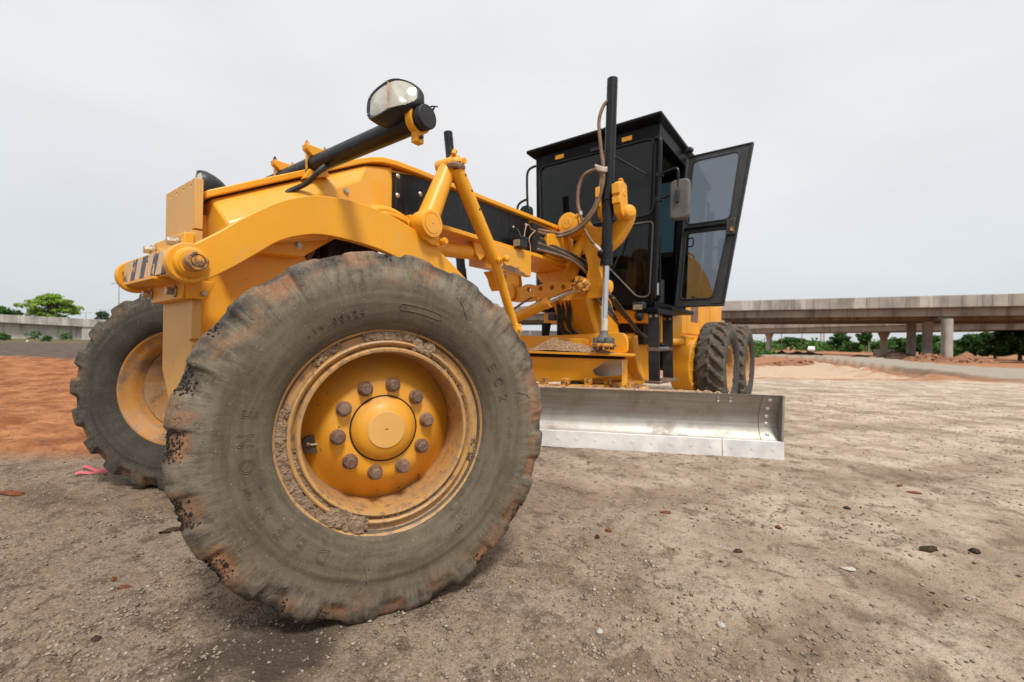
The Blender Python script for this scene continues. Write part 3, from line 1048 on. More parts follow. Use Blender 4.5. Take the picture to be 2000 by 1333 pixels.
# curved lift arms over the front wheels
top = [(-.428, 1.332), (-.34, 1.40), (-.251, 1.478), (-.098, 1.589), (.047, 1.655), (.142, 1.676), (.25, 1.687), (.356, 1.688), (.48, 1.675), (.607, 1.652), (.801, 1.590), (.907, 1.532), (1.126, 1.402), (1.30, 1.285)]
bot = [(1.30, 1.12), (1.10, 1.235), (.90, 1.325), (.70, 1.405), (.480, 1.458), (.36, 1.474), (.249, 1.480), (.118, 1.478), (.020, 1.458), (-.095, 1.409), (-.209, 1.321), (-.30, 1.25), (-.385, 1.192)]
endc = [(PY + .080 * math.cos(R_(a)), PZ + .080 * math.sin(R_(a))) for a in np.linspace(-52, -262, 18)]
outline = spline2(top, 4) + [(1.37, 1.2)] + spline2(bot, 4) + endc
for sx in (1, -1):
    x0, x1 = (.340, .388) if sx > 0 else (-.388, -.340)
    arm = G(MB().prism(outline, 'X', x0, x1), 'lift_arm', 'yellow', bevel=.004, label='curved front lift arm, near side' if sx > 0 else 'curved front lift arm, far side')
    arm.data.polygons.foreach_set('use_smooth', [False] * len(arm.data.polygons))
    arm.data.shade_smooth()
    arm.data.set_sharp_from_angle(angle=R_(25))
    pb = MB()
    o = (.386 * sx, PY, PZ)
    pb.lathe(o, (sx, 0, 0), [(0, .060), (.012, .060), (.020, .055), (.022, .049), (.028, .048), (.028, .0)], 36)
    pb.lathe((.342 * sx, PY, PZ), (-sx, 0, 0), [(0, .060), (.012, .060), (.022, .050), (.024, .0)], 36)
    pb.build('pivot_collar', 'yellow_rusty' if sx < 0 else 'yellow', arm, angle=30)
    pn = MB()
    pn.lathe(o, (sx, 0, 0), [(.02, .037), (.080, .037), (.084, .034), (.085, .0255), (.078, .0245), (.078, .022), (.084, .021), (.086, .0)], 32)
    pn.build('pivot_pin', 'yellow_rusty', arm, angle=30)

# steering valve and hoses tucked under the nose
G(MB().box((-.12, .28, 1.36), (.14, .62, 1.60)), 'steering_valve', 'black', bevel=.015)
hr = random.Random(12)
for k in range(11):
    x0 = hr.uniform(-.10, .24)
    y0 = .20 + .05 * k
    G(MB().tube([(x0, y0, 1.62), (x0 + hr.uniform(-.03, .06), y0 + hr.uniform(-.02, .05), 1.48), (x0 + hr.uniform(-.05, .10), y0 + hr.uniform(-.03, .06), 1.32), (x0 * .6, y0 * .7, 1.08)], hr.uniform(.012, .021), 8, 4), 'steering_hose', 'black_hose' if k % 4 else 'hose')

# front axle and kingpins
ax = MB()
ax.prism([(-.86, .66), (-.55, .60), (.55, .60), (.86, .66), (.86, .80), (.3, .92), (-.3, .92), (-.86, .80)], 'Y', -.09, .09)
G(ax, 'front_axle', 'yellow', bevel=.01)
for sx, st in ((1, ST1), (-1, ST2)):
    k = MB().cyl((.86 * sx, 0, .55), (.86 * sx, 0, .86), .07, n=24)
    k.cyl((.86 * sx, 0, .64), (.86 * sx + .17 * sx * math.cos(st), -.17 * sx * math.sin(st), .63), .085, .11, 24)
    G(k, 'steering_knuckle', 'yellow')
G(MB().cyl((.80, .20, .60), (-.80, .20, .60), .028, n=14), 'tie_rod', 'yellow')
for s in (1, -1):
    G(MB().cyl((.12 * s, .12, .95), (.62 * s, .14, .74), .042, n=16), 'steering_cylinder', 'black')
    G(MB().cyl((.62 * s, .14, .74), (.80 * s, .16, .66), .022, n=12), 'cylinder_rod', 'chrome')

# ------------------------------------------------------------------ nose casing
ns = MB()
for s in (1, -1):
    A0, A1, A2 = (.165 * s, -.300, 1.584), (.165 * s, .490, 2.000), (.158 * s, .690, 2.058)
    M0, M1 = (.262 * s, -.262, 1.466), (.262 * s, .395, 1.868)
    L0, L1, L2 = (.262 * s, -.262, 1.36), (.262 * s, .470, 1.715), (.158 * s, .690, 1.775)
    F0 = (.150 * s, -.300, 1.36)
    cA0, cA1, cA2 = (0, -.300, 1.584), (0, .490, 2.000), (0, .690, 2.058)
    cF, cL1, cL2 = (0, -.300, 1.36), (0, .470, 1.60), (0, .690, 1.775)
    B0 = (.262 * s, .20, 1.50)
    vs = [A0, A1, A2, M0, M1, L0, L1, L2, F0, cA0, cA1, cA2, cF, cL1, cL2, B0]
    ns.add(vs, [(0, 1, 4, 3), (3, 4, 6, 15, 5), (1, 2, 7, 6, 4), (0, 3, 5, 8), (9, 10, 1, 0), (10, 11, 2, 1), (9, 0, 8, 12), (12, 8, 5, 15, 6, 13), (13, 6, 7, 14)])
o = G(ns, 'nose_casing', 'yellow_clean', bevel=.012, seg=3, angle=20)
G(MB().bolt((.262, .31, 1.775), (1, 0, 0), .012, .012), 'casing_bolt', 'steel')
# top flange running from the plate up and back along the frame
ctr = [(-.325, 1.578), (-.10, 1.700), (.20, 1.858), (.44, 1.985), (.52, 2.022), (.60, 2.048), (.70, 2.062), (.85, 2.068), (1.6, 2.075), (3.05, 2.098)]
fl = [(y, z) for y, z in ctr] + [(y, z + .034) for y, z in reversed(ctr)]
G(MB().prism(fl, 'X', -.192, .192), 'top_flange', 'yellow', bevel=.005)
G(MB().prism([(.66, 1.775), (.66, 2.035), (.85, 2.064), (3.05, 2.094), (3.05, 1.775)], 'X', -.150, .150), 'main_beam', 'yellow')
G(MB().prism([(.80, 1.742), (.80, 1.775), (3.08, 1.775), (3.08, 1.742)], 'X', -.215, .215), 'bottom_flange', 'yellow', bevel=.005)
G(MB().prism([(.40, 1.66), (.40, 1.60), (.85, 1.742), (.85, 1.775)], 'X', -.19, .19), 'bottom_flange', 'yellow', bevel=.004, label='sloping front end of the lower frame flange')
for s in (1, -1):
    p = G(MB().prism([(.700, 1.785), (.700, 2.028), (.86, 2.056), (2.22, 2.076), (2.22, 1.785)], 'X', .152 * s, .164 * s), 'side_panel', 'black', bevel=.002)
    for y, z in ((.735, 2.012), (.735, 1.888), (.925, 1.950), (1.985, 1.955), (2.17, 2.02)):
        MB().lathe((.164 * s, y, z), (s, 0, 0), [(0, .0165), (.003, .0165), (.008, .011), (.010, .006)], 16).build('panel_bolt', 'steel', p)
G(MB().box((.150, 2.225, 1.80), (.200, 2.60, 2.05)), 'hose_well', 'dark')

# yellow painted hoses under the panel front
for i, (z, x, y1) in enumerate(((1.752, .235, .80), (1.735, .262, .79), (1.705, .285, .78))):
    G(MB().tube([(x - .02, .42, z - .06), (x + .01, .50, z - .015), (x, .60, z + .004), (x - .01, .70, z - .005), (x - .03, y1, z - .03)], .016, 9, 5), 'painted_hose', 'yellow')

# ------------------------------------------------------------------ lamp bar and headlamps
BY, BZ = .165, 1.885
lb = MB().lathe((-1.03, BY, BZ), (1, 0, 0), [(0, .03), (.004, .045), (2.075, .045), (2.08, .040), (2.08, .0)], 32)
LB = G(lb, 'lamp_bar', 'black', angle=30)
MB().lathe((1.044, BY, BZ), (1, 0, 0), [(0, .049), (.028, .049), (.032, .045), (.034, .0)], 32).build('end_cap', 'rubber', LB, angle=30)
for x in (-.145, .205):
    sd = MB()
    sd.prism([(BY - .065, BZ + .085), (BY + .065, BZ + .085), (BY + .062, BZ + .062), (BY + .030, BZ + .034), (BY, BZ + .046), (BY - .030, BZ + .034), (BY - .062, BZ + .062)], 'X', x - .022, x + .022)
    sd.build('bar_clamp', 'yellow', LB, bevel=.002)
    st = MB()
    st.prism([(BY - .07, BZ - .095), (BY + .07, BZ - .045), (BY + .045, BZ - .012), (BY, BZ - .044), (BY - .045, BZ - .04)], 'X', x - .022, x + .022)
    st.build('bar_saddle', 'yellow', LB, bevel=.002)
    for dy in (-.050, .050):
        bb = MB().cyl((x, BY + dy, BZ - .06), (x, BY + dy, BZ + .110), .006, n=8)
        bb.cyl((x, BY + dy, BZ + .086), (x, BY + dy, BZ + .099), .011, n=6)
        bb.build('clamp_bolt', 'yellow_rusty', LB)
MB().tube([(.34, BY - .02, BZ - .04), (.33, BY - .06, BZ - .09), (.27, BY - .08, BZ - .135), (.22, BY - .13, BZ - .175), (.19, BY - .20, BZ - .235), (.17, BY - .25, BZ - .245)], .013, 9, 5).build('lamp_cable', 'black_hose', LB)


def lamp_housing(cx, side, ly=.078, lz=.052, k_=.82):
    """wrap-round twin lamp: body bulges backwards, two lenses in front, the outer lens wraps to the side"""
    H = empty('headlamp', parent=GR)
    Q = (Matrix.Translation((cx, BY - ly, BZ + lz)) @ Matrix.Rotation(R_(4) * side, 4, 'Z') @ Matrix.Rotation(R_(-10) * side, 4, 'Y') @ Matrix.Rotation(R_(-9), 4, 'X') @ Matrix.Diagonal((k_, k_, k_ * .9, 1)))
    NS, NR = 40, 9
    # face outline (x across, z up); x grows to the outside of the machine
    def outline(t):
        c, s_ = math.cos(t), math.sin(t)
        n = 3.2
        k = (abs(c) ** n + abs(s_) ** n) ** (-1 / n)
        x, z = .142 * c * k, .098 * s_ * k
        if x > 0:
            z *= 1 - .20 * (x / .142) ** 2
        return x, z
    mb = MB()
    rings = []
    for dep, sc in ((-.030, 1.0), (-.018, 1.04), (.0, 1.045), (.03, 1.02), (.065, .93), (.10, .76), (.125, .5), (.134, .2)):
        ring = []
        for k in range(NS):
            x, z = outline(2 * PI * k / NS)
            wrap = max(0, x / .142) ** 2 * .085          # outer side is swept back
            dd = dep + wrap * (1 - max(0, dep) / .14)
            ring.append((x * sc * side, dd, z * sc - (max(0, dep)) * .10))
        rings.append(ring)
    # inner lip of the bezel
    lip = []
    for k in range(NS):
        x, z = outline(2 * PI * k / NS)
        wrap = max(0, x / .142) ** 2 * .085
        lip.append((x * .88 * side, -.026 + wrap, z * .86))
    allr = [lip] + rings
    vs = [v for r in allr for v in r]
    fs = []
    for i in range(len(allr) - 1):
        for k in range(NS):
            fs.append((i * NS + k, i * NS + (k + 1) % NS, (i + 1) * NS + (k + 1) % NS, (i + 1) * NS + k))
    fs.append(tuple(range((len(allr) - 1) * NS, len(allr) * NS)))
    vs = [tuple(Q @ Vector(v)) for v in vs]
    mb.add(vs, fs)
    mb.build('lamp_housing', 'plastic', H, angle=40)

    def patch(x0, x1, bulge, dep, sh):
        m, n = 14, 10
        vs = []
        for i in range(m + 1):
            x = x0 + (x1 - x0) * i / m
            zz = .098 * (max(0, 1 - abs(x / .145) ** 3.2)) ** (1 / 3.2) * .90
            if x > 0:
                zz *= 1 - .20 * (x / .142) ** 2
            wrap = max(0, x / .142) ** 2 * .085
            for j in range(n + 1):
                q = -1 + 2 * j / n
                u = -1 + 2 * i / m
                vs.append(tuple(Q @ Vector((x * side, dep + wrap - bulge * (1 - u * u) * (1 - q * q) * sh, q * zz))))
        return vs, [(i * (n + 1) + j, (i + 1) * (n + 1) + j, (i + 1) * (n + 1) + j + 1, i * (n + 1) + j + 1) for i in range(m) for j in range(n)]
    for x0, x1 in ((-.124, .012), (.020, .138)):
        v, f = patch(x0, x1, .010, -.024, 1)
        v2, f2 = patch(x0, x1, .006, -.021, 1)
        n0 = len(v)
        MB().add(v, f).build('lens', 'lens', H, angle=60)
        v, f = patch(x0 + .004, x1 - .004, -.055, -.012, 1)
        MB().add(v, f).build('reflector', 'reflector', H, angle=60)
        xm = (x0 + x1) / 2
        wrap = max(0, xm / .142) ** 2 * .085
        MB().ball(tuple(Q @ Vector((xm * side, .012 + wrap, 0))), .012, 10, 8).build('bulb', 'grey_plastic', H)
    v = [tuple(Q @ Vector((.016 * side + dx, -.029 + dy, z))) for dx in (-.003, .003) for dy in (0, .02) for z in (-.085, .085)]
    MB().add(v, [(0, 1, 3, 2), (4, 6, 7, 5), (0, 4, 5, 1), (2, 3, 7, 6), (0, 2, 6, 4), (1, 5, 7, 3)]).build('lens_divider', 'wire', H)
    for t in (.55, 1.5, 2.5, 3.6, 4.7, 5.6):
        x, z = outline(t)
        wrap = max(0, x / .142) ** 2 * .085
        p = Q @ Vector((x * .95 * side, -.029 + wrap, z * .94))
        d = (Q.to_3x3() @ Vector((0, -1, 0)))
        MB().cyl(p, p + d * .004, .004, n=8).build('bezel_screw', 'steel', H)
    # clamp round the bar with an ear below, and wires
    cl = MB()
    xx = (1.012 if side > 0 else -.985)
    ring = [(BY + .056 * math.cos(R_(a)), BZ + .056 * math.sin(R_(a))) for a in range(0, 360, 15)]
    hole = [(BY + .0455 * math.cos(R_(a)), BZ + .0455 * math.sin(R_(a))) for a in range(0, 360, 15)]
    cl.prism(ring, 'X', xx - .018, xx + .018, holes=[hole])
    cl.box((xx - .017, BY - .02, BZ - .095), (xx + .017, BY + .02, BZ - .05))
    cl.box((xx - .016, BY - .06, BZ + .03), (xx + .016, BY - .02, BZ + .06))
    cl.build('lamp_clamp', 'yellow', H, bevel=.002)
    MB().cyl((xx - .03, BY, BZ - .075), (xx + .03, BY, BZ - .075), .007, n=8).build('clamp_bolt', 'plastic', H)
    wr = MB()
    r2 = random.Random(3)
    p0 = Q @ Vector((.100 * side, .125, -.035))
    for k in range(5):
        q = [p0 + Vector((r2.uniform(-.006, .006), r2.uniform(-.006, .006), r2.uniform(-.006, .006)))]
        for j in range(3):
            q.append(q[-1] + Vector((side * r2.uniform(.008, .022), r2.uniform(-.006, .018), r2.uniform(-.014, .008))))
        wr.tube(q, .0032, 6, 3)
    wr.build('lamp_wires', 'black_hose', H)
    return H


H1 = lamp_housing(.935, 1, .085, .075)
H1['label'] = 'near headlamp with two clear lenses in a black housing'
H2 = lamp_housing(-1.06, -1, .125, .085, 1.25)
H2['label'] = 'far headlamp seen from behind the front plate'

# ------------------------------------------------------------------ scarifier linkage on the near side of the frame
LK = MB()
o = (.455, .775, 1.675)
LK.lathe((.20, .775, 1.675), (1, 0, 0), [(0, .050), (.10, .050), (.115, .060), (.13, .078), (.150, .086), (.245, .086), (.252, .082), (.254, .066), (.250, .063), (.250, .061), (.255, .060), (.256, .0)], 40)
LK.prism(circ(.775, 1.675, .080, 14, 200, 340) + [(.86, 1.60), (.88, 1.56), (.80, 1.555), (.74, 1.58)], 'X', .345, .425)
lk = G(LK, 'rocker_boss', 'yellow', angle=32)
MB().cyl((.34, .875, 1.585), (.455, .875, 1.585), .020, n=14).bolt((.455, .875, 1.585), (1, 0, 0), .017, .016).build('clamp_bolt', 'yellow', lk)
MB().cyl((.452, .775, 1.675), (.4565, .775, 1.675), .004, n=8).build('grease_hole', 'dark', lk)
b = MB().cyl((.375, .795, 1.70), (.375, .965, 2.085), .072, .055, 28)
b.cyl((.31, .955, 2.105), (.44, .965, 2.105), .046, n=24)
G(b, 'rocker_arm', 'yellow', bevel=.004, angle=30)
kn = MB()
kn.ball((.425, .985, 2.115), (.062, .060, .045), 18, 10)
kn.cyl((.425, .985, 2.075), (.425, .985, 2.160), .043, .036, 20)
kn.cyl((.36, 1.01, 2.13), (.49, 1.01, 2.13), .020, n=12)
kn.cyl((.455, .94, 2.155), (.455, .955, 2.185), .016, n=6)
kk = G(kn, 'link_knuckle', 'yellow', angle=40)
rr2 = random.Random(9)
gm = MB()
for k in range(26):
    a = rr2.uniform(0, 2 * PI)
    gm.lump((.425 + .058 * math.cos(a), .985 + .055 * math.sin(a), 2.095 + rr2.uniform(-.018, .014)), rr2.uniform(.008, .013), rr2, (7, 5), .3)
gm.lathe((.425, .985, 2.072), (0, 0, 1), [(0, .052), (.006, .064), (.022, .067), (.034, .062), (.038, .05)], 24)
gm.build('old_grease', 'lug', kk, smooth=False)
b = MB().cyl((.43, .990, 2.085), (.43, 1.395, 1.565), .050, .048, 28)
b.cyl((.43, 1.395, 1.565), (.43, 1.415, 1.535), .049, .036, 28)
b.cyl((.43, 1.41, 1.54), (.43, 1.66, 1.085), .036, .033, 24)
ln = G(b, 'scarifier_link', 'yellow', angle=28)
d0 = Vector((0, .405, -.52)).normalized()
for t in (.06, .22, .42):
    p = Vector((.43, 1.0, 2.072)) + d0 * (.66 * t) + Vector((.048, .006, .004))
    MB().cyl(p, p + Vector((.003, 0, 0)), .008, n=10).build('link_hole', 'dark', ln)
b = MB().cyl((.375, 1.405, 1.545), (.50, 1.405, 1.545), .016, n=14)
b.lathe((.475, 1.405, 1.545), (1, 0, 0), [(0, .026), (.012, .026), (.016, .020), (.030, .020), (.032, .0)], 18)
b.lathe((.53, 1.41, 1.555), (1, 0, 0), [(-.02, .018), (.0, .024), (.014, .024), (.02, .016), (.024, 0)], 18)
b.build('link_pin', 'yellow', ln, angle=30)
b = MB().box((.39, 1.63, 1.03), (.47, 1.70, 1.10))
b.cyl((.37, 1.665, 1.055), (.49, 1.665, 1.055), .018, n=12)
b.box((.41, 1.64, .93), (.45, 1.71, 1.04))
b.build('link_fork', 'yellow', ln, bevel=.004)
# scarifier cylinder below the beam
hc = MB().cyl((.09, .80, 1.60), (.09, 1.50, 1.665), .056, n=28)
hc.prism(circ(1.555, 1.672, .058, 22), 'X', .05, .13)
G(hc, 'scarifier_cylinder', 'yellow', angle=30)
G(MB().cyl((.045, 1.555, 1.672), (.150, 1.555, 1.672), .026, n=16), 'cylinder_pin', 'dark')
G(MB().prism([(1.48, 1.745), (1.64, 1.745), (1.61, 1.64), (1.555, 1.60), (1.50, 1.66)], 'X', .132, .158), 'cylinder_lug', 'yellow', bevel=.004)
# box slung under the beam with a torn lower edge
tb = MB().prism([(-.06, 1.742), (.235, 1.742), (.235, 1.545), (.19, 1.54), (.15, 1.555), (-.06, 1.59)], 'Y', 1.66, 2.165)
bx = G(tb, 'under_box', 'yellow_clean', bevel=.005)
tr_ = [(1.70, 1.556), (1.74, 1.575), (1.765, 1.612), (1.80, 1.592), (1.86, 1.600), (1.93, 1.590), (1.97, 1.602), (1.99, 1.570), (2.07, 1.565), (2.05, 1.5555), (2.12, 1.548), (2.0, 1.546)]
MB().prism(tr_, 'X', .2352, .2362).build('torn_paint', 'lug', bx)
G(MB().prism([(1.80, 1.56), (2.02, 1.56), (2.03, 1.50), (1.98, 1.44), (1.92, 1.40), (1.88, 1.45), (1.86, 1.50)], 'X', -.02, .07), 'hanger', 'yellow', bevel=.006)
# work lamp and loose wires on the panel
wl = MB().box((.205, 1.925, 1.765), (.285, 2.035, 1.850))
w1 = G(wl, 'work_lamp', 'plastic', bevel=.012, seg=3)
MB().box((.213, 1.918, 1.772), (.277, 1.926, 1.830)).build('lamp_lens', 'lens_dirty', w1, bevel=.003)
MB().box((.198, 1.915, 1.838), (.292, 2.040, 1.862)).build('lamp_hood', 'plastic', w1, bevel=.004)
MB().tube([(.165, 1.98, 1.95), (.21, 1.98, 1.93), (.235, 1.98, 1.885), (.24, 1.98, 1.85)], .008, 8, 4).build('lamp_bracket', 'plastic', w1)
for q in ([(.24, 2.04, 1.865), (.23, 2.06, 1.91), (.225, 2.09, 1.985), (.21, 2.15, 2.01), (.20, 2.20, 1.985), (.20, 2.255, 1.98)], [(.21, 2.26, 1.98), (.215, 2.20, 1.94), (.215, 2.15, 1.885), (.215, 2.17, 1.83), (.215, 2.18, 1.77)]):
    G(MB().tube(q, .0045, 7, 3), 'loose_wire', 'wire')

# ------------------------------------------------------------------ saddle, lift yokes and blade lift cylinders
sd = MB()
sd.prism(rpoly([(-.20, 1.80), (.25, 1.80), (.30, 1.98), (.42, 2.0), (.345, 1.82), (.33, 1.66), (.25, 1.578), (-.10, 1.588), (-.16, 1.67)], .05), 'Y', 2.845, 2.885, holes=[circ(-.03, 1.71, .020, 12)])
S1 = G(sd, 'saddle_plate', 'yellow', bevel=.005)
sd = MB()
sd.prism(rpoly([(-.23, 1.80), (.20, 1.80), (.32, 2.12), (.44, 2.02), (.46, 1.70), (.36, 1.60), (-.05, 1.60), (-.19, 1.66)], .05), 'Y', 3.05, 3.11)
G(sd, 'saddle_plate', 'yellow', bevel=.005)
G(MB().prism([(2.30, 1.775), (2.30, 2.06), (2.80, 2.10), (3.05, 2.12), (3.05, 1.70), (2.75, 1.70)], 'X', -.17, .17), 'frame_saddle', 'yellow', bevel=.006)
wedge = MB()
wedge.prism([(2.42, 1.775), (2.42, 1.98), (2.70, 2.05), (2.80, 1.95), (2.74, 1.775)], 'X', .17, .245)
G(wedge, 'frame_cheek', 'yellow', bevel=.006)
for s in (1, -1):
    ys = MB()
    q0 = lambda x, y, z: (x * s, y, z)
    ys.lathe(q0(.300, 2.68, 2.130), (0, 1, 0), [(0, .058), (.001, .100), (.006, .108), (.13, .110), (.14, .104), (.24, .10)], 40)
    ys.prism([(s * a, b) for a, b in rpoly([(.24, 2.21), (.40, 2.22), (.45, 2.13), (.56, 2.09), (.66, 2.10), (.74, 2.13), (.80, 2.24), (.90, 2.20), (.86, 2.08), (.76, 1.93), (.66, 1.86), (.58, 1.80), (.555, 1.70), (.60, 1.58), (.58, 1.50), (.46, 1.50), (.42, 1.60), (.45, 1.72), (.40, 1.86), (.33, 1.98), (.22, 2.04)], .05, 5)], 'Y', 2.86, 2.96)
    ys.lathe(q0(.80, 2.90, 2.19), (s * .8, -.6, 0), [(-.02, .06), (0, .075), (.05, .078), (.09, .07), (.115, .045), (.122, .0)], 22)
    Y1 = G(ys, 'lift_yoke', 'yellow', angle=45, bevel=.012, seg=3)
    d = MB().lathe(q0(.300, 2.68, 2.130), (0, -1, 0), [(-.004, .053), (.003, .053), (.005, .050), (.005, .0)], 30)
    d.build('boss_cover', 'yellow', Y1, angle=30)
    for dx in (-.018, .018):
        MB().cyl(q0(.300 + dx, 2.676, 2.130), q0(.300 + dx, 2.674, 2.130), .005, n=8).build('cover_hole', 'dark', Y1)
    bo = MB().bolt(q0(.40, 2.70, 2.19), (0, -1, 0), .017, .022)
    bo.build('boss_bolt', 'yellow', Y1)
    if s > 0:
        cx, cy = .700, 2.780
        for dx, x1 in ((-1, .045), (1, .075)):
            cl = MB()
            xa, xb = (cx - .060 - x1, cx - .060) if dx < 0 else (cx + .060, cx + .060 + x1)
            cl.prism(rpoly([(2.70, 2.42), (2.76, 2.47), (2.86, 2.45), (2.90, 2.25), (2.86, 2.12), (2.75, 2.16), (2.70, 2.28)], .02), 'X', xa, xb)
            cl.box((xa, 2.680, 2.33), (xb, 2.71, 2.425))
            cl.box((xa, 2.690, 2.245), (xb, 2.715, 2.305))
            cl.cyl((xa, 2.80, 2.36), (xb + .005, 2.80, 2.36), .035, n=16)
            cl.build('yoke_claw', 'yellow', Y1, bevel=.006)
        MB().bolt((cx + .095, 2.80, 2.485), (0, 0, 1), .018, .018).bolt((cx - .08, 2.80, 2.475), (0, 0, 1), .018, .018).build('claw_bolt', 'yellow', Y1)


def lift_cyl(base, top, split, name, lab):
    base, top = Vector(base), Vector(top)
    d = (top - base).normalized()
    at = lambda z: base + d * ((z - base.z) / d.z)
    c = MB().cyl(at(split), at(top.z), .050, n=30)
    c.cyl(at(top.z - .085), at(top.z - .080), .0515, n=30)
    c.cyl(at(split - .02), at(split + .17), .056, n=30)
    c.cyl(at(2.30), at(2.42), .060, n=30)
    C = G(c, name, 'black', angle=30, label=lab)
    MB().cyl(at(split - .03), at(split + .01), .059, n=30).build('gland', 'black', C, bevel=.003)
    MB().cyl(at(1.05), at(split), .030, n=24).build('cylinder_rod', 'chrome', C)
    MB().cyl(at(1.08), at(1.19), .0315, n=24).build('rod_boot', 'tape', C)
    return C, at


C1, at1 = lift_cyl((.693, 2.712, 1.00), (.698, 2.800, 3.465), 1.715, 'blade_lift_cylinder', 'near blade lift cylinder with chrome rod')
C2, at2 = lift_cyl((-.90, 2.58, 1.00), (-1.115, 2.43, 3.31), 1.60, 'blade_lift_cylinder', 'far blade lift cylinder behind the main frame')
MB().ball((.655, 2.715, 1.80), (.040, .040, .045), 14, 9).build('port_block', 'black', C1)
MB().obox((.715, 2.745, 2.61), (.034, .008, .048)).build('cylinder_tag', 'tape', C1)
bs = MB()
p = Vector((.693, 2.712, 0))
bs.lathe((p.x, p.y, .955), (0, 0, 1), [(0, .075), (.03, .080), (.05, .070), (.075, .050), (.10, .036), (.12, .034)], 26)
for a in range(4):
    t = PI / 4 + a * PI / 2
    bs.cyl((p.x + .083 * math.cos(t), p.y + .083 * math.sin(t), .90), (p.x + .083 * math.cos(t), p.y + .083 * math.sin(t), 1.012), .022, n=12)
G(bs, 'ball_socket', 'grey_plastic', angle=35)
G(MB().prism([(.60, 2.62), (.79, 2.62), (.79, 2.81), (.60, 2.81)], 'Z', .925, .958), 'socket_base', 'yellow_rusty', bevel=.01)
for pts in ([(.18, 2.30, 1.985), (.22, 2.45, 1.98), (.247, 2.60, 1.99), (.40, 2.66, 2.035), (.55, 2.68, 2.15), (.635, 2.69, 2.31), (.672, 2.70, 2.54), (.628, 2.71, 2.84), (.604, 2.72, 3.06), (.636, 2.74, 3.20), (.680, 2.77, 3.265)],
            [(.18, 2.30, 2.005), (.22, 2.44, 2.01), (.26, 2.62, 2.025), (.41, 2.68, 2.075), (.535, 2.69, 2.18), (.61, 2.70, 2.31), (.648, 2.70, 2.50), (.640, 2.70, 2.57), (.57, 2.70, 2.600), (.47, 2.69, 2.565), (.415, 2.69, 2.45), (.412, 2.69, 2.30), (.44, 2.69, 2.20)]):
    G(MB().tube(pts, .0165, 10, 6), 'hydraulic_hose', 'hose')
G(MB().tube([(.44, 2.69, 2.205), (.455, 2.69, 2.14), (.483, 2.69, 2.06), (.54, 2.69, 1.96), (.60, 2.69, 1.88), (.645, 2.695, 1.835)], .0125, 9, 5), 'hydraulic_hose', 'hose')
G(MB().cyl((.445, 2.69, 2.19), (.438, 2.69, 2.225), .017, n=12), 'hose_fitting', 'tape')
G(MB().tube([(.60, 2.69, 1.885), (.635, 2.69, 1.85), (.655, 2.70, 1.82)], .015, 8, 3), 'hose_fitting', 'tape')
tp = MB()
for k in range(3):
    tp.tube([(.62 - .01 * k, 2.665, 2.585 + .02 * k), (.68, 2.675, 2.56 + .012 * k), (.69, 2.72, 2.57 + .015 * k)], .012, 6, 3)
G(tp, 'hose_tie', 'tape')
for k in range(7):                                   # hoses threaded through the saddle and down to the rear
    G(MB().tube([(.17, 2.28, 1.96 - .022 * k), (.25 + .02 * k, 2.62, 1.88 - .02 * k), (.36 + .01 * k, 2.95, 1.80 - .03 * k), (.40, 3.15, 1.62 - .03 * k), (.45 + .02 * k, 3.35, 1.40 - .04 * k)], .014, 8, 4), 'hose_bundle', 'black_hose' if k % 3 else 'hose')
for k in range(6):
    G(MB().tube([(.55 + .02 * k, 3.05, 1.50 - .02 * k), (.58 + .025 * k, 3.25, 1.34 - .02 * k), (.62 + .03 * k, 3.45, 1.22 - .03 * k), (.66 + .03 * k, 3.62, 1.10 - .02 * k)], .015, 8, 4), 'rear_hose', 'black_hose' if k % 2 else 'hose')
for k in range(6):
    jx = rr2.uniform(-.03, .03)
    G(MB().tube([(.02 + .03 * k, 2.98, 1.46), (-.02 + .03 * k + jx, 3.05, 1.30), (.0 + .03 * k - jx, 3.10, 1.12), (.06 + .03 * k + jx, 3.2, 1.0)], rr2.uniform(.010, .017), 8, 4), 'centre_hose', 'black_hose')

# perforated link bar, its lugs, and the centre shift cylinder
holes = [circ(x, z, .026, 16) for x, z in ((-.211, 1.519), (-.061, 1.522), (.077, 1.524), (.211, 1.521), (.328, 1.519))]
lbp = rpoly([(-.585, 1.52), (-.545, 1.565), (-.453, 1.579), (-.40, 1.55), (-.327, 1.548), (-.246, 1.580), (-.17, 1.572), (-.126, 1.547), (.026, 1.588), (.245, 1.578), (.345, 1.556), (.485, 1.572), (.60, 1.577), (.65, 1.50), (.60, 1.40), (.261, 1.386), (-.110, 1.405), (-.242, 1.389), (-.414, 1.394), (-.54, 1.435)], .03)
lbar = G(MB().prism(lbp, 'Y', 2.775, 2.835, holes=holes + [circ(-.530, 1.500, .019, 12)]), 'link_bar', 'yellow', bevel=.004, angle=30)
MB().prism(rpoly([(-.50, 1.60), (-.41, 1.60), (-.37, 1.52), (-.38, 1.43), (-.45, 1.41), (-.48, 1.45)], .025), 'Y', 2.735, 2.772).build('link_lug', 'yellow', lbar, bevel=.004)
MB().prism(rpoly([(-.60, 1.745), (-.42, 1.745), (-.38, 1.60), (-.42, 1.50), (-.50, 1.49), (-.53, 1.60)], .03), 'Y', 2.838, 2.885).build('link_lug', 'yellow', lbar, bevel=.004)
MB().lathe((.62, 2.82, 1.50), (1, 0, 0), [(0, .075), (.05, .075), (.09, .055), (.10, .02)], 24).build('link_pivot', 'yellow', lbar)
cs = MB().cyl((-.40, 2.70, 1.185), (.085, 2.70, 1.365), .055, n=28)
cs.cyl((.05, 2.70, 1.352), (.105, 2.70, 1.372), .063, n=28)
cs.tube([(.0, 2.68, 1.39), (-.03, 2.67, 1.435), (-.08, 2.67, 1.425)], .021, 10, 4)
CS = G(cs, 'centre_shift_cylinder', 'yellow', angle=30)
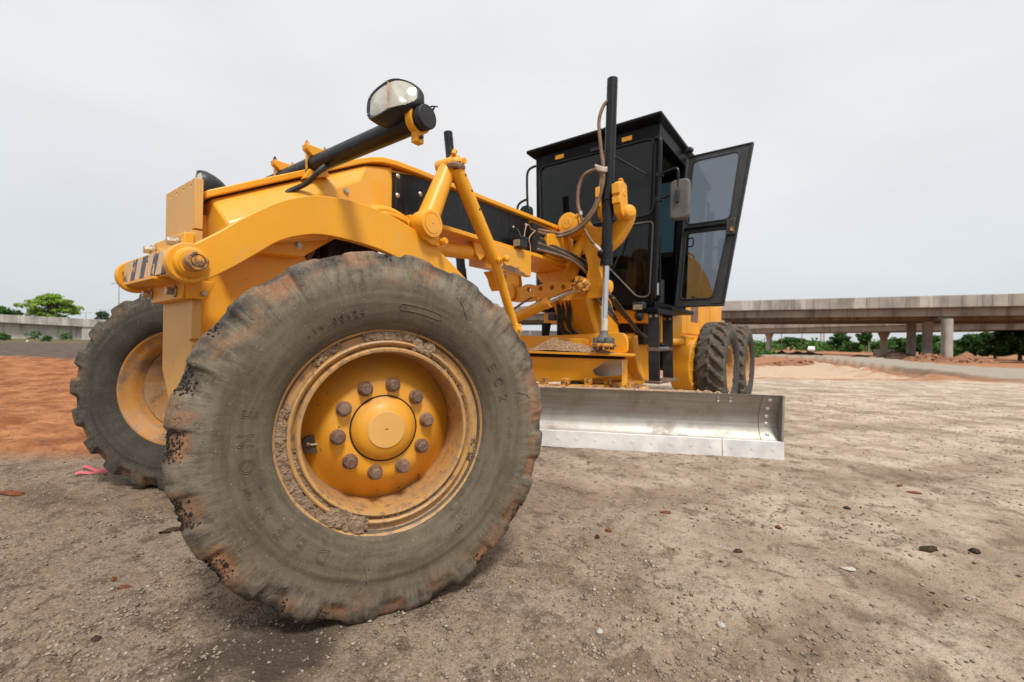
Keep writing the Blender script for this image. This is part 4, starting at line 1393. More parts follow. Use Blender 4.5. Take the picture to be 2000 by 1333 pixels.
MB().cyl((.09, 2.70, 1.367), (.42, 2.70, 1.490), .026, n=22).build('cylinder_rod', 'chrome', CS)
rb = MB()
rb.ball((.475, 2.70, 1.505), (.080, .065, .080), 18, 11)
rr3 = random.Random(2)
for k in range(6):
    a = k * 1.05 + .3
    rb.cyl((.475 + .062 * math.cos(a), 2.635, 1.505 + .062 * math.sin(a)), (.475 + .062 * math.cos(a), 2.68, 1.505 + .062 * math.sin(a)), .017, n=8)
rb.box((.41, 2.66, 1.54), (.46, 2.73, 1.60))
rb.build('rod_end', 'yellow_rusty', CS, angle=40)
G(MB().tube([(-.08, 2.67, 1.425), (-.18, 2.66, 1.38), (-.32, 2.66, 1.30), (-.44, 2.68, 1.21)], .013, 8, 4), 'hydraulic_hose', 'hose')
G(MB().box((-.47, 2.64, 1.12), (-.37, 2.76, 1.25)), 'cylinder_lug', 'yellow', bevel=.01)

# ------------------------------------------------------------------ drawbar, circle and blade
dbm = MB()
dbm.prism([(-.62, 2.72), (.965, 2.72), (.90, 2.98), (.2, 3.05), (-.62, 2.98)], 'Z', .842, .864)
DB = G(dbm, 'drawbar_plate', 'yellow', bevel=.003)
MB().prism(rpoly([(-.62, .865), (-.62, 1.01), (.10, 1.035), (.70, 1.065), (.80, 1.06), (.835, .99), (.835, .865)], .05), 'Y', 2.93, 2.965).build('upstand', 'yellow', DB, bevel=.004)
MB().prism([(-.62, .865), (-.62, 1.035), (-.40, 1.035), (.42, 1.000), (.455, .985), (.455, .90), (.44, .865)], 'Y', 2.855, 2.885).build('upstand', 'yellow', DB, bevel=.004)
MB().prism([(-.62, .57), (-.62, .80), (.855, .812), (.855, .565), (.845, .565), (.845, .655), (.60, .63), (.50, .60), (.0, .54)], 'Y', 2.785, 2.90).build('drawbar_beam', 'yellow', DB, bevel=.006)
MB().prism([(.55, .70), (.62, .745), (.70, .80), (.853, .806), (.853, .67), (.66, .64), (.58, .655)], 'Y', 2.774, 2.784).build('worn_end', 'chrome', DB, bevel=.002)
for s in (-1, 1):
    MB().bar((-.36 + .09 * s, 2.80, .70), (.05 * s, .45, .80), .10, .12).build('draw_beam', 'yellow', DB, bevel=.008)
ring = circ(0, 3.18, .78, 56)
holer = circ(0, 3.18, .66, 56)
CR = G(MB().prism(ring, 'Z', .50, .56, holes=[holer]), 'blade_circle', 'rusty' if 'rusty' in MT else 'yellow_rusty', bevel=.003)
for k in range(9):
    a = R_(200 + 17 * k)
    MB().box((.72 * math.cos(a) - .03, 3.18 + .72 * math.sin(a) - .03, .56), (.72 * math.cos(a) + .03, 3.18 + .72 * math.sin(a) + .03, .62)).build('circle_shoe', 'yellow_rusty', CR, bevel=.005)
MB().box((-.60, 2.80, .775), (.83, 2.89, .8415)).build('dark_gap_filler', 'dark', DB)  # near-black box added to stand for the shaded gap below the plate
# sand heap lying on the drawbar plate
hs = MB()
NX, NY = 110, 22


def heap_z(x, y):
    t = np.clip(1 - np.abs((x - .10) / np.where(x < .10, .31, .66)), 0, 1) ** 1.05
    q = np.sin(PI * np.clip((y - 2.722) / .150, 0.02, 1)) ** .75
    nz = fbm(np.stack([x * 30, y * 30, x * 0 + 1.0], -1), 4, 6)
    return .8635 + t * q * .135 + (.013 * nz + .004) * sstep(.01, .15, t) * sstep(.0, .3, q)


gx, gy = np.meshgrid(np.linspace(-.24, .80, NX + 1), np.linspace(2.724, 2.853, NY + 1), indexing='ij')
hz_ = heap_z(gx, gy)
hs.add(np.stack([gx, gy, hz_], -1).reshape(-1, 3).tolist(), [(i * (NY + 1) + j, (i + 1) * (NY + 1) + j, (i + 1) * (NY + 1) + j + 1, i * (NY + 1) + j + 1) for i in range(NX) for j in range(NY)])
px_, py_ = RNG.uniform(-.22, .78, 1500), RNG.uniform(2.728, 2.845, 1500)
pz_ = heap_z(px_, py_)
for x, y, z in zip(px_, py_, pz_):
    s_ = rr3.uniform(.0025, .0085)
    hs.lump((x, y, z + s_ * .3), (s_, s_, s_ * .8), rr3, (5, 4), .35)
sh = hs.build('sand_heap', 'sand', smooth=False)
tag(sh, 'small heap of sandy gravel lying on the yellow drawbar plate', 'gravel heap')

BD = Vector((1.827, .918, 0)).normalized()
BN = Vector((BD.y, -BD.x, 0))
BO = Vector((2.088, 3.282, 0))
bp = lambda s, off, z: BO + BD * s + BN * off + Vector((0, 0, z))


def blade_sheet(prof, s0, s1, n=1):
    mb = MB()
    m = len(prof)
    vs = [bp(s0 + (s1 - s0) * i / n, o_, z) for i in range(n + 1) for o_, z in prof]
    fs = [(i * m + j, i * m + (j + 1) % m, (i + 1) * m + (j + 1) % m, (i + 1) * m + j) for i in range(n) for j in range(m)]
    fs += [tuple(range(m)), tuple(range(n * m + m - 1, n * m - 1, -1))]
    return mb.add(vs, fs)


def blade_mat():
    M = Mat('scoured_steel')
    mp = M.n('ShaderNodeMapping')
    mp.inputs['Rotation'].default_value = (0, 0, -math.atan2(BD.y, BD.x))
    mp2 = M.n('ShaderNodeMapping')
    mp2.inputs['Scale'].default_value = (1.2, 40, 40)
    M.l(M.coord(), mp.inputs['Vector'])
    M.l(mp.outputs[0], mp2.inputs['Vector'])
    br = M.noise(1.0, 5, .6, mp2.outputs[0])
    n = M.noise(5, 6, .65)
    c = M.mix(M.ramp(br, .3, .7), (0.33, 0.315, 0.29), (0.45, 0.43, 0.40))
    c = M.mix(M.math('MULTIPLY', M.ramp(n, .46, .70), .55), c, (0.30, 0.235, 0.165))
    M.l(c, M.b.inputs['Base Color'])
    rs = M.math('MULTIPLY', M.ramp(M.noise(2.3, 6, .68), .52, .66), .55)
    c = M.mix(rs, c, (0.20, 0.135, 0.085))
    M.l(c, M.b.inputs['Base Color'])
    M.l(M.math('SUBTRACT', .72, rs), M.b.inputs['Metallic'])
    M.l(M.ramp(br, .2, .8, .44, .60), M.b.inputs['Roughness'])
    M.l(M.bump(br, .06, .003), M.b.inputs['Normal'])
    return M.m


MT['blade'] = blade_mat()
MT['edge'] = simple('bright_cutting_edge', (0.76, 0.74, 0.71), .55, .45, .16, 5, .15)
MT['edge_bolt'] = simple('worn_plow_bolt', (0.64, 0.61, 0.57), .5, .55, .15, 30, .1)
fr = [(.0, .125)] + [(-.105 * math.sin(PI * t ** .8) ** .9, .125 + .415 * t) for t in np.linspace(.06, .97, 16)] + [(.012, .542)]
bk = [(o_ - .022, z) for o_, z in reversed(fr)]
ML = G(blade_sheet(fr + bk, -3.66, -.02, 8), 'mouldboard', 'blade', angle=50)
for s0, s1 in ((-3.66, -2.42), (-2.415, -.492), (-.488, .0)):
    ce = blade_sheet([(.022, .004), (.004, .150), (-.018, .150), (-.006, .004)], s0, s1, max(4, int((s1 - s0) * 24)))
    ce.V = [(v[0], v[1], v[2] + (.007 * float(vnoise(np.array([[v[0] * 9, v[1] * 9, 1.7]]), 3)[0]) - .004 if v[2] < .05 else .002 * float(vnoise(np.array([[v[0] * 14, v[1] * 14, 3.7]]), 5)[0]))) for v in ce.V]
    ce.build('cutting_edge', 'edge', ML, bevel=.003, angle=50)
blade_sheet([(o_ + .008, z) for o_, z in fr] + [(o_ - .004, z) for o_, z in reversed(fr)], -.165, -.012).build('end_bit', 'blade', ML, bevel=.002, angle=50)
blade_sheet([(.012, .542), (.004, .15), (-.06, .15), (-.12, .30), (-.11, .42), (-.06, .542)], -.018, .0).build('end_plate', 'blade', ML, bevel=.002)
for k in range(22):
    s = -3.55 + .165 * k
    p = bp(s, .0145, .082)
    MB().lathe(p, (BN.x, BN.y, .12), [(-.004, .014), (.0012, .0135), (.0018, .0)], 14).build('edge_bolt', 'edge', ML)
for z in (.19, .28, .345, .42, .50):
    o_ = float(np.interp(z, [q[1] for q in fr], [q[0] for q in fr]))
    p = bp(-.105, o_ + .007, z)
    MB().lathe(p, (BN.x, BN.y, 0), [(-.006, .018), (.005, .017), (.009, .011), (.010, .0)], 14).build('bit_bolt', 'edge_bolt', ML)
for k in range(4):
    p = bp(-.42 - .10 * (k % 2), -.020, .505 - .03 * (k // 2))
    MB().lathe(p, (BN.x, BN.y, 0), [(-.006, .010), (.004, .009), (.005, .0)], 12).build('bit_bolt', 'edge_bolt', ML)
for s in (-2.6, -1.1):
    q = MB().bar(bp(s, -.21, .28), bp(s, -.46, .52), .10, .10)
    q.bar(bp(s, -.17, .15), bp(s, -.17, .46), .12, .06, up=(BN.x, BN.y, 0))
    G(q, 'blade_arm', 'yellow_rusty', bevel=.01)
ds = MB()
for k in range(520):
    s = -rr3.uniform(.5, 3.5)
    h = .5 + .5 * float(vnoise(np.array([[s * 2.2, .3, .7]]), 8)[0])
    if rr3.random() > .35 + .65 * h:
        continue
    rs = rr3.uniform(.006, .02)
    ds.lump(bp(s, -.03 - rr3.uniform(0, .07), .535 + rr3.uniform(-.012, .016) * h - .0), (rs * 1.6, rs * 1.6, rs), rr3, (6, 4), .35)
dl = ds.build('blade_top_dirt', 'sand', ML, smooth=False, label='loose sandy dirt along the top of the blade', kind='stuff')
blade_sheet([(-.02, .52), (-.03, .546), (-.07, .552), (-.125, .535), (-.14, .49)], -3.3, -.7, 30).build('dirt_ridge', 'sand', ML, angle=60)
# neck from the front frame down to the hitch
G(MB().prism([(3.05, 1.90), (3.05, 1.55), (2.98, 1.42), (3.45, .72), (4.1, .46), (4.6, .46), (4.6, .95), (3.9, 1.05), (3.5, 1.60), (3.4, 2.0)], 'X', -.05, .36), 'frame_neck', 'yellow', bevel=.008)
G(MB().prism([(3.50, .95), (3.62, .55), (4.20, .44), (4.75, .60), (4.75, .98), (4.2, 1.16)], 'X', -.42, .52), 'hitch_frame', 'yellow', bevel=.012)
G(MB().prism([(3.55, 1.0), (3.75, .66), (3.95, .52), (4.0, .60), (3.80, .80), (3.72, 1.06)], 'X', .52, .64), 'hitch_cheek', 'yellow', bevel=.012)

# ------------------------------------------------------------------ cab
CB = empty('cab', (0, 0, 0), GR)
CB['label'] = 'black framed operator cab with tinted windows'
P = lambda mb, name, mat, **k: mb.build(name, mat, CB, **k)
YF = 3.75
outer = [(-.74, 1.40), (.775, 1.40), (.845, 3.40), (-.80, 3.40)]
winU = rpoly([(-.745, 3.265), (.795, 3.255), (.785, 2.405), (-.70, 2.405)], .11, 6)
winR = rpoly([(.30, 2.325), (.785, 2.325), (.755, 1.485), (.615, 1.485), (.235, 1.88)], .06, 5)
winL = [(-x + .01, z) for x, z in reversed(winR)]
P(MB().prism(outer, 'Y', YF, YF + .05, holes=[winU, winR, winL]), 'front_frame', 'cab_black', bevel=.004)


def seal(loop, y, name='window_seal', r=.010):
    return MB().tube([(x, y, z) for x, z in loop] + [(loop[0][0], y, loop[0][1])], r, 7, 1)


for loop in (winU, winR, winL):
    w = P(MB().prism(loop, 'Y', YF + .012, YF + .018), 'windscreen', 'glass_front', smooth=False)
    seal(loop, YF - .001).build('window_seal', 'grey_plastic' if loop is not winU else 'rubber', w)
# floor, rear wall, right side, pillars, roof
P(MB().box((-.74, YF + .05, 1.36), (.80, 5.05, 1.44)), 'cab_floor', 'cab_black', bevel=.005)
P(MB().prism([(3.80, 1.44), (5.05, 1.44), (5.05, 3.40), (3.80, 3.40)], 'X', -.80, -.76, holes=[rpoly([(3.88, 1.95), (4.95, 1.95), (4.95, 3.25), (3.88, 3.25)], .08)]), 'side_frame', 'cab_black', bevel=.004)
P(MB().prism(rpoly([(3.88, 1.95), (4.95, 1.95), (4.95, 3.25), (3.88, 3.25)], .08), 'X', -.783, -.777), 'side_window', 'glass_side', smooth=False)
P(MB().prism([(-.76, 1.44), (.80, 1.44), (.845, 3.40), (-.76, 3.40)], 'Y', 5.02, 5.06, holes=[rpoly([(-.60, 2.05), (.62, 2.05), (.66, 3.2), (-.60, 3.2)], .08)]), 'rear_frame', 'cab_black', bevel=.004)
P(MB().prism(rpoly([(-.60, 2.05), (.62, 2.05), (.66, 3.2), (-.60, 3.2)], .08), 'Y', 5.036, 5.042), 'rear_window', 'glass_side', smooth=False)
for y0, y1 in ((YF + .005, YF + .085), (4.78, 5.02)):
    P(MB().add([(.70, y0, 1.44), (.775, y0, 1.44), (.775, y1, 1.44), (.70, y1, 1.44), (.77, y0, 3.40), (.845, y0, 3.40), (.845, y1, 3.40), (.77, y1, 3.40)], [(0, 3, 2, 1), (4, 5, 6, 7), (0, 1, 5, 4), (1, 2, 6, 5), (2, 3, 7, 6), (3, 0, 4, 7)]), 'door_pillar', 'cab_black', bevel=.006)
P(MB().box((.70, YF + .085, 3.26), (.842, 4.78, 3.40)), 'door_header', 'cab_black', bevel=.004)
rf = MB()
T = [(-.90, 3.66), (.885, 3.66), (.885, 5.16), (-.90, 5.16)]
Bt = [(-.84, 3.76), (.835, 3.76), (.835, 5.08), (-.84, 5.08)]
vs = [(x, y, 3.400) for x, y in Bt] + [(x, y, 3.455) for x, y in T] + [(x, y, 3.488) for x, y in T] + [(x * .97, 4.4 + (y - 4.4) * .96, 3.503) for x, y in T]
fs = [(3, 2, 1, 0), (12, 13, 14, 15)]
for k in range(3):
    for j in range(4):
        a, b = 4 * k + j, 4 * k + (j + 1) % 4
        fs.append((a, b, b + 4, a + 4))
RF = P(rf.add(vs, fs), 'roof', 'cab_black', bevel=.008)
MB().box((.80, 4.66, 3.40), (.93, 4.72, 3.455)).ball((.925, 4.69, 3.42), .035, 10, 7).build('roof_marker', 'plastic', RF, bevel=.004)
MB().box((-.06, 4.0, 3.50), (.16, 4.25, 3.535)).build('roof_hatch', 'cab_black', RF, bevel=.01)
for x, z in ((-.435, 3.332), (.462, 3.325)):
    MB().box((x - .062, YF - .008, z - .026), (x + .062, YF - .0005, z + .026)).build('amber_reflector', 'amber', CB, bevel=.003)
# wipers
P(MB().tube([(.10, YF - .02, 3.30), (.35, YF - .025, 3.13), (.70, YF - .02, 2.86)], .007, 6, 3).box((.02, YF - .035, 3.275), (.16, YF, 3.315)), 'wiper', 'rubber')
P(MB().tube([(.33, YF - .03, 1.83), (.40, YF - .03, 1.98), (.47, YF - .02, 2.18)], .008, 6, 3), 'wiper', 'rubber')
# grab rails and mirrors
rl = MB().tube([(.79, YF, 3.245), (.845, YF - .02, 3.225), (.862, YF - .04, 3.14), (.858, YF - .04, 2.6), (.845, YF - .03, 2.0), (.82, YF - .02, 1.52), (.80, YF + .01, 1.46)], .019, 10, 5)
P(rl, 'grab_rail', 'black')
MR = empty('mirror', parent=GR)
MB().tube([(.86, YF - .04, 2.815), (.97, YF - .09, 2.815), (1.06, YF - .13, 2.81), (1.085, YF - .14, 2.76), (1.085, YF - .14, 2.60)], .0125, 9, 4).tube([(.86, YF - .04, 2.545), (.97, YF - .09, 2.545), (1.085, YF - .14, 2.55)], .0125, 9, 3).obox((.86, YF - .04, 2.815), (.07, .05, .05)).obox((.86, YF - .04, 2.545), (.07, .05, .05)).build('mirror_bracket', 'black', MR)
mp = rrect(1.005, 2.265, 1.205, 2.685, .055, 5)
mb = MB().prism(mp, 'Y', YF - .15, YF - .075)
mb.build('mirror_housing', 'grey_plastic', MR, bevel=.022, seg=4)
MB().prism(rrect(1.02, 2.28, 1.19, 2.67, .045, 5), 'Y', YF - .0749, YF - .071).build('mirror_glass', 'chrome', MR)
MB().box((1.065, YF - .175, 2.44), (1.105, YF - .15, 2.57)).build('mirror_clip', 'plastic', MR, bevel=.006)
MR['label'] = 'grey mirror on a bracket beside the open door'
M2 = empty('mirror', parent=GR)
M2['label'] = 'far mirror on a black tubular bracket'
MB().tube([(-.80, YF, 3.30), (-.895, YF - .04, 3.24), (-.905, YF - .05, 3.05), (-.875, YF - .05, 2.55), (-.84, YF - .05, 2.0)], .016, 9, 5).tube([(-.895, YF - .05, 2.86), (-1.00, YF - .06, 2.83), (-1.05, YF - .06, 2.76), (-1.05, YF - .06, 2.55), (-1.04, YF - .06, 2.44)], .016, 9, 4).tube([(-.88, YF - .05, 2.60), (-1.05, YF - .06, 2.60)], .016, 9, 1).build('mirror_bracket', 'black', M2)
MB().prism(rrect(-1.05, 2.44, -.87, 2.80, .07, 5), 'Y', YF - .02, YF + .07).build('mirror_housing', 'plastic', M2, bevel=.02, seg=3)
# open door, swung square to the cab
def sh(z):
    return (z - 1.45) / 1.93 * .12
hx = lambda z: .749 + (.872 - .749) * (z - 1.45) / 1.93
fx = lambda z: 1.308 + (1.582 - 1.308) * (z - 1.45) / 1.93
dout = [(hx(1.455), 1.455), (fx(1.455), 1.455), (fx(3.385), 3.385), (hx(3.385), 3.385)]
dU = rpoly([(hx(2.50) + .050, 2.50), (fx(2.50) - .085, 2.50), (fx(3.33) - .110, 3.325), (hx(3.33) + .055, 3.325)], .07, 5)
dL = rpoly([(hx(1.53) + .060, 1.535), (fx(1.53) - .115, 1.535), (fx(2.40) - .085, 2.385), (hx(2.40) + .055, 2.385)], .06, 5)
DR = empty('cab_door', parent=GR)
DR['label'] = 'cab door with two tinted panes standing wide open'


def sheared(mb, y0=4.73):
    mb.V = [(x, y + sh(z), z) for x, y, z in mb.V]
    return mb


sheared(MB().prism(dout, 'Y', 4.712, 4.742, holes=[dU, dL])).build('door_frame', 'door_grey', DR, bevel=.004)
sheared(MB().prism([(fx(1.44), 1.435), (fx(1.44) + .022, 1.435), (fx(3.4) + .022, 3.40), (fx(3.4), 3.40)], 'Y', 4.70, 4.765)).build('door_edge', 'rubber', DR, bevel=.003)
sheared(MB().prism([(hx(3.385), 3.386), (fx(3.385), 3.386), (fx(3.4) + .02, 3.402), (hx(3.385), 3.402)], 'Y', 4.70, 4.765)).build('door_edge', 'rubber', DR, bevel=.003)
sheared(MB().prism([(hx(1.455), 1.435), (fx(1.455), 1.435), (fx(1.455), 1.454), (hx(1.455), 1.454)], 'Y', 4.70, 4.765)).build('door_edge', 'rubber', DR, bevel=.003)
for loop in (dU, dL):
    pane = sheared(MB().prism(loop, 'Y', 4.725, 4.731)).build('door_pane', 'glass_door', DR, smooth=False)
    sl = MB().tube([(x, 4.712, z) for x, z in loop] + [(loop[0][0], 4.712, loop[0][1])], .011, 7, 1)
    sheared(sl).build('pane_seal', 'rubber', DR)
sheared(MB().tube([(hx(2.44) + .03, 4.69, 2.445), (fx(2.44) - .09, 4.69, 2.447)], .021, 9, 1)).build('door_rail', 'black', DR)
sheared(MB().box((fx(2.4) - .105, 4.668, 2.30), (fx(2.4) - .005, 4.712, 2.50))).build('door_latch', 'door_grey', DR, bevel=.006)
sheared(MB().box((fx(2.4) - .055, 4.655, 2.335), (fx(2.4) - .02, 4.669, 2.385))).build('latch_pad', 'yellow_rusty', DR)
sheared(MB().prism([(fx(1.5) - .14, 1.47), (fx(1.5) - .01, 1.47), (fx(1.66) - .01, 1.66), (fx(1.6) - .05, 1.62)], 'Y', 4.700, 4.7119)).build('corner_gusset', 'door_grey', DR, bevel=.002)
sheared(MB().tube([(hx(2.25) + .10, 4.70, 2.31), (hx(2.25) + .16, 4.67, 2.31), (hx(2.25) + .16, 4.67, 2.21), (hx(2.25) + .10, 4.70, 2.21)], .009, 7, 3)).build('pull_handle', 'black', DR)
# cab interior
ST = MB().box((-.24, 4.25, 1.75), (.24, 4.75, 1.92)).prism([(4.68, 1.90), (4.84, 1.90), (4.96, 2.65), (4.82, 2.68)], 'X', -.23, .23)
P(ST, 'seat', 'plastic', bevel=.03, seg=3)
P(MB().box((-.18, 4.3, 1.44), (.18, 4.7, 1.75)), 'seat_base', 'plastic', bevel=.01)
P(MB().prism([(3.86, 1.44), (4.06, 1.44), (4.14, 2.15), (4.0, 2.25), (3.86, 2.15)], 'X', -.16, .16), 'steering_console', 'plastic', bevel=.015)
wh = [(.20 * math.cos(R_(a)), 4.16 + .07 * math.sin(R_(a)), 2.30 + .17 * math.sin(R_(a))) for a in range(0, 361, 15)]
P(MB().tube(wh, .014, 8, 1).bar((-.19, 4.16, 2.30), (.19, 4.16, 2.30), .03, .02), 'steering_wheel', 'rubber')
P(MB().tube([(.66, 3.98, 2.28), (.70, 4.12, 2.30), (.71, 4.2, 2.26), (.70, 4.25, 2.0), (.70, 4.28, 1.50)], .014, 8, 4), 'inner_handle', 'black')
P(MB().cyl((.56, 4.72, 1.50), (.56, 4.72, 1.80), .05, n=18), 'fire_extinguisher', 'rubber')
P(MB().box((.535, 4.663, 1.60), (.585, 4.669, 1.76)), 'extinguisher_label', 'white')
P(MB().box((-.74, 3.82, 3.30), (.76, 5.0, 3.395)), 'headlining', 'grey_plastic')
P(MB().box((-.74, 3.81, 1.44), (-.40, 4.9, 1.80)), 'side_console', 'plastic', bevel=.02)

# ------------------------------------------------------------------ platform, ladder, hood, tandems
G(MB().box((.30, 4.0, 1.345), (.93, 4.95, 1.395)), 'door_step', 'cab_black', bevel=.01)
G(MB().box((-.70, 3.85, 1.20), (.70, 5.05, 1.355)), 'cab_base', 'yellow', bevel=.008)
G(MB().box((.34, 4.30, .98), (.715, 5.20, 1.36)), 'side_box', 'yellow', bevel=.012)
G(MB().box((.20, 3.95, .95), (.62, 4.30, 1.21)), 'transmission_housing', 'dark')
LD = empty('ladder', parent=GR)
LD['label'] = 'access ladder hung from black rubber straps'
for y, x in ((3.46, .905), (4.02, .875)):
    st_ = MB()
    pts = [(x, y, 1.28), (x + .004, y + .006, 1.0), (x + .012, y - .004, .78), (x + .016, y + .008, .56)]
    for k in range(len(pts) - 1):
        a, b = pts[k], pts[k + 1]
        st_.add([(a[0] - .058, a[1] - .008, a[2]), (a[0] + .058, a[1] - .008, a[2]), (a[0] + .058, a[1] + .008, a[2]), (a[0] - .058, a[1] + .008, a[2]), (b[0] - .058, b[1] - .008, b[2]), (b[0] + .058, b[1] - .008, b[2]), (b[0] + .058, b[1] + .008, b[2]), (b[0] - .058, b[1] + .008, b[2])], [(0, 3, 2, 1), (4, 5, 6, 7), (0, 1, 5, 4), (1, 2, 6, 5), (2, 3, 7, 6), (3, 0, 4, 7)])
    st_.build('ladder_strap', 'rubber', LD, bevel=.002)
    for bx_ in (-.03, .03):
        MB().bolt((x + bx_, y - .009, 1.25), (0, -1, 0), .011, .010).build('strap_bolt', 'steel', LD)
    MB().box((x - .062, y - .012, .885), (x + .066, y - .009, .925)).build('strap_plate', 'lug', LD)
MB().box((.825, 3.44, .545), (.985, 4.05, .575)).build('ladder_step', 'lug', LD, bevel=.004)
MB().cyl((.905, 3.47, .905), (.885, 4.02, .905), .026, n=14).build('ladder_step', 'grey_plastic', LD)
MB().box((.80, 3.42, 1.28), (.96, 4.06, 1.335)).build('ladder_hanger', 'cab_black', LD, bevel=.006)
WL = G(MB().box((.625, 3.57, 1.315), (.755, 3.66, 1.415)), 'work_lamp', 'plastic', bevel=.012, seg=3)
MB().box((.640, 3.563, 1.330), (.740, 3.5695, 1.385)).build('lamp_lens', 'lens_dirty', WL, bevel=.002)
MB().ball((.69, 3.62, 1.265), (.055, .05, .06), 14, 9).build('lamp_pod', 'plastic', WL)
G(MB().obox((-.38, 3.58, 1.275), (.12, .10, .09)), 'work_lamp', 'plastic', bevel=.01)
G(MB().prism([(-.56, 1.20), (-.44, 1.20), (-.47, 1.02), (-.45, .90), (-.55, .90), (-.555, 1.02)], 'Y', 3.58, 3.62), 'step_bracket', 'cab_black', bevel=.004)
G(MB().box((-.36, 3.62, .90), (-.24, 3.68, 1.22)), 'step_bracket', 'cab_black', bevel=.004)
hd = MB()
hp = [(5.16, .98), (5.16, 2.26), (5.9, 2.34), (6.4, 2.34), (6.9, 2.24), (7.30, 2.10), (7.55, 1.95), (8.35, 1.88), (8.35, 1.0)]
HD = G(hd.prism(hp, 'X', -.60, .60), 'engine_hood', 'yellow', bevel=.03, seg=3)
for y0, y1 in ((5.24, 5.80), (5.83, 6.60), (6.63, 7.40)):
    MB().box((.601, y0, 1.12), (.612, y1, 1.92)).build('hood_door', 'yellow', HD, bevel=.005)
MB().box((.613, 6.05, 1.32), (.620, 6.45, 1.72)).build('hood_grille', 'lug', HD)
for y in (5.60, 6.30):
    MB().tube([(.50, y, 2.28), (.50, y, 2.44), (.50, y + .30, 2.44), (.50, y + .30, 2.28)], .014, 8, 1).build('hood_rail', 'yellow', HD)
MB().tube([(.63, 7.0, 1.22), (.68, 7.0, 1.22), (.68, 7.0, 1.72), (.63, 7.0, 1.72)], .014, 8, 2).build('hood_rail', 'yellow', HD)
MB().box((.615, 5.45, 1.55), (.618, 5.55, 1.62)).build('hood_sticker', 'grey_plastic', HD)
for s in (1, -1):
    cap = circ(5.35, .66, .36, 20, 90, 270) + circ(7.7, .66, .36, 20, -90, 90)
    T_ = G(MB().prism(cap, 'X', .60 * s, .875 * s), 'tandem_case', 'yellow', bevel=.02, seg=3, angle=30)
    for k in range(8):
        a = R_(100 + 22 * k)
        MB().bolt((.875 * s, 5.35 + .31 * math.cos(a), .66 + .31 * math.sin(a)), (s, 0, 0), .014, .012).build('case_bolt', 'yellow', T_)
G(MB().cyl((-.6, 6.52, .70), (.6, 6.52, .70), .20, n=28), 'rear_axle', 'yellow')
G(MB().cyl((.70, 4.45, .99), (.74, 5.05, 1.00), .045, n=18), 'articulation_cylinder', 'yellow')
G(MB().cyl((.735, 5.0, 1.0), (.745, 5.2, 1.0), .022, n=12), 'cylinder_rod', 'chrome')
G(MB().box((.52, 5.12, .82), (.80, 5.50, 1.08)), 'tandem_mount', 'yellow', bevel=.015)
G(MB().box((-.45, 4.60, .62), (.45, 8.2, 1.02)), 'rear_frame', 'dark')

# ================================================================== the site
def site_uw(X, Y):
    dx, dy = X - CAM.x, Y - CAM.y
    return dx * RGT.x + dy * RGT.y, dx * FWD.x + dy * FWD.y


def seg_d(u, w, pts):
    """distance from a polyline in site coordinates"""
    best = np.full(u.shape, 1e9)
    for (a, b), (c, d) in zip(pts[:-1], pts[1:]):
        L2 = (c - a) ** 2 + (d - b) ** 2
        t = np.clip(((u - a) * (c - a) + (w - b) * (d - b)) / L2, 0, 1)
        best = np.minimum(best, np.hypot(u - a - t * (c - a), w - b - t * (d - b)))
    return best


ROAD = [(15.3, 11.0), (14.7, 12.4), (14.9, 14.2), (15.8, 16.7), (20.2, 26.0), (24.0, 34.0), (27.0, 50.0), (24.0, 90.0), (30.0, 90.0), (33.0, 50.0), (28.5, 32.0), (24.6, 26.5), (22.5, 21.0), (22.4, 19.0), (24.0, 11.0)]
PALE = [(7.6, 13.2), (12.6, 13.5), (15.4, 19.0), (18.6, 25.5), (20.0, 31.0), (13.2, 24.0), (9.4, 17.0)]


def poly_sd(u, w, poly):
    """signed distance to a polygon, positive inside"""
    inside = np.zeros(u.shape, bool)
    n = len(poly)
    for i in range(n):
        (a, b), (c, d) = poly[i], poly[(i + 1) % n]
        cross = ((b > w) != (d > w)) & (u < (c - a) * (w - b) / ((d - b) + 1e-12) + a)
        inside ^= cross
    dd = seg_d(u, w, list(poly) + [poly[0]])
    return np.where(inside, dd, -dd)


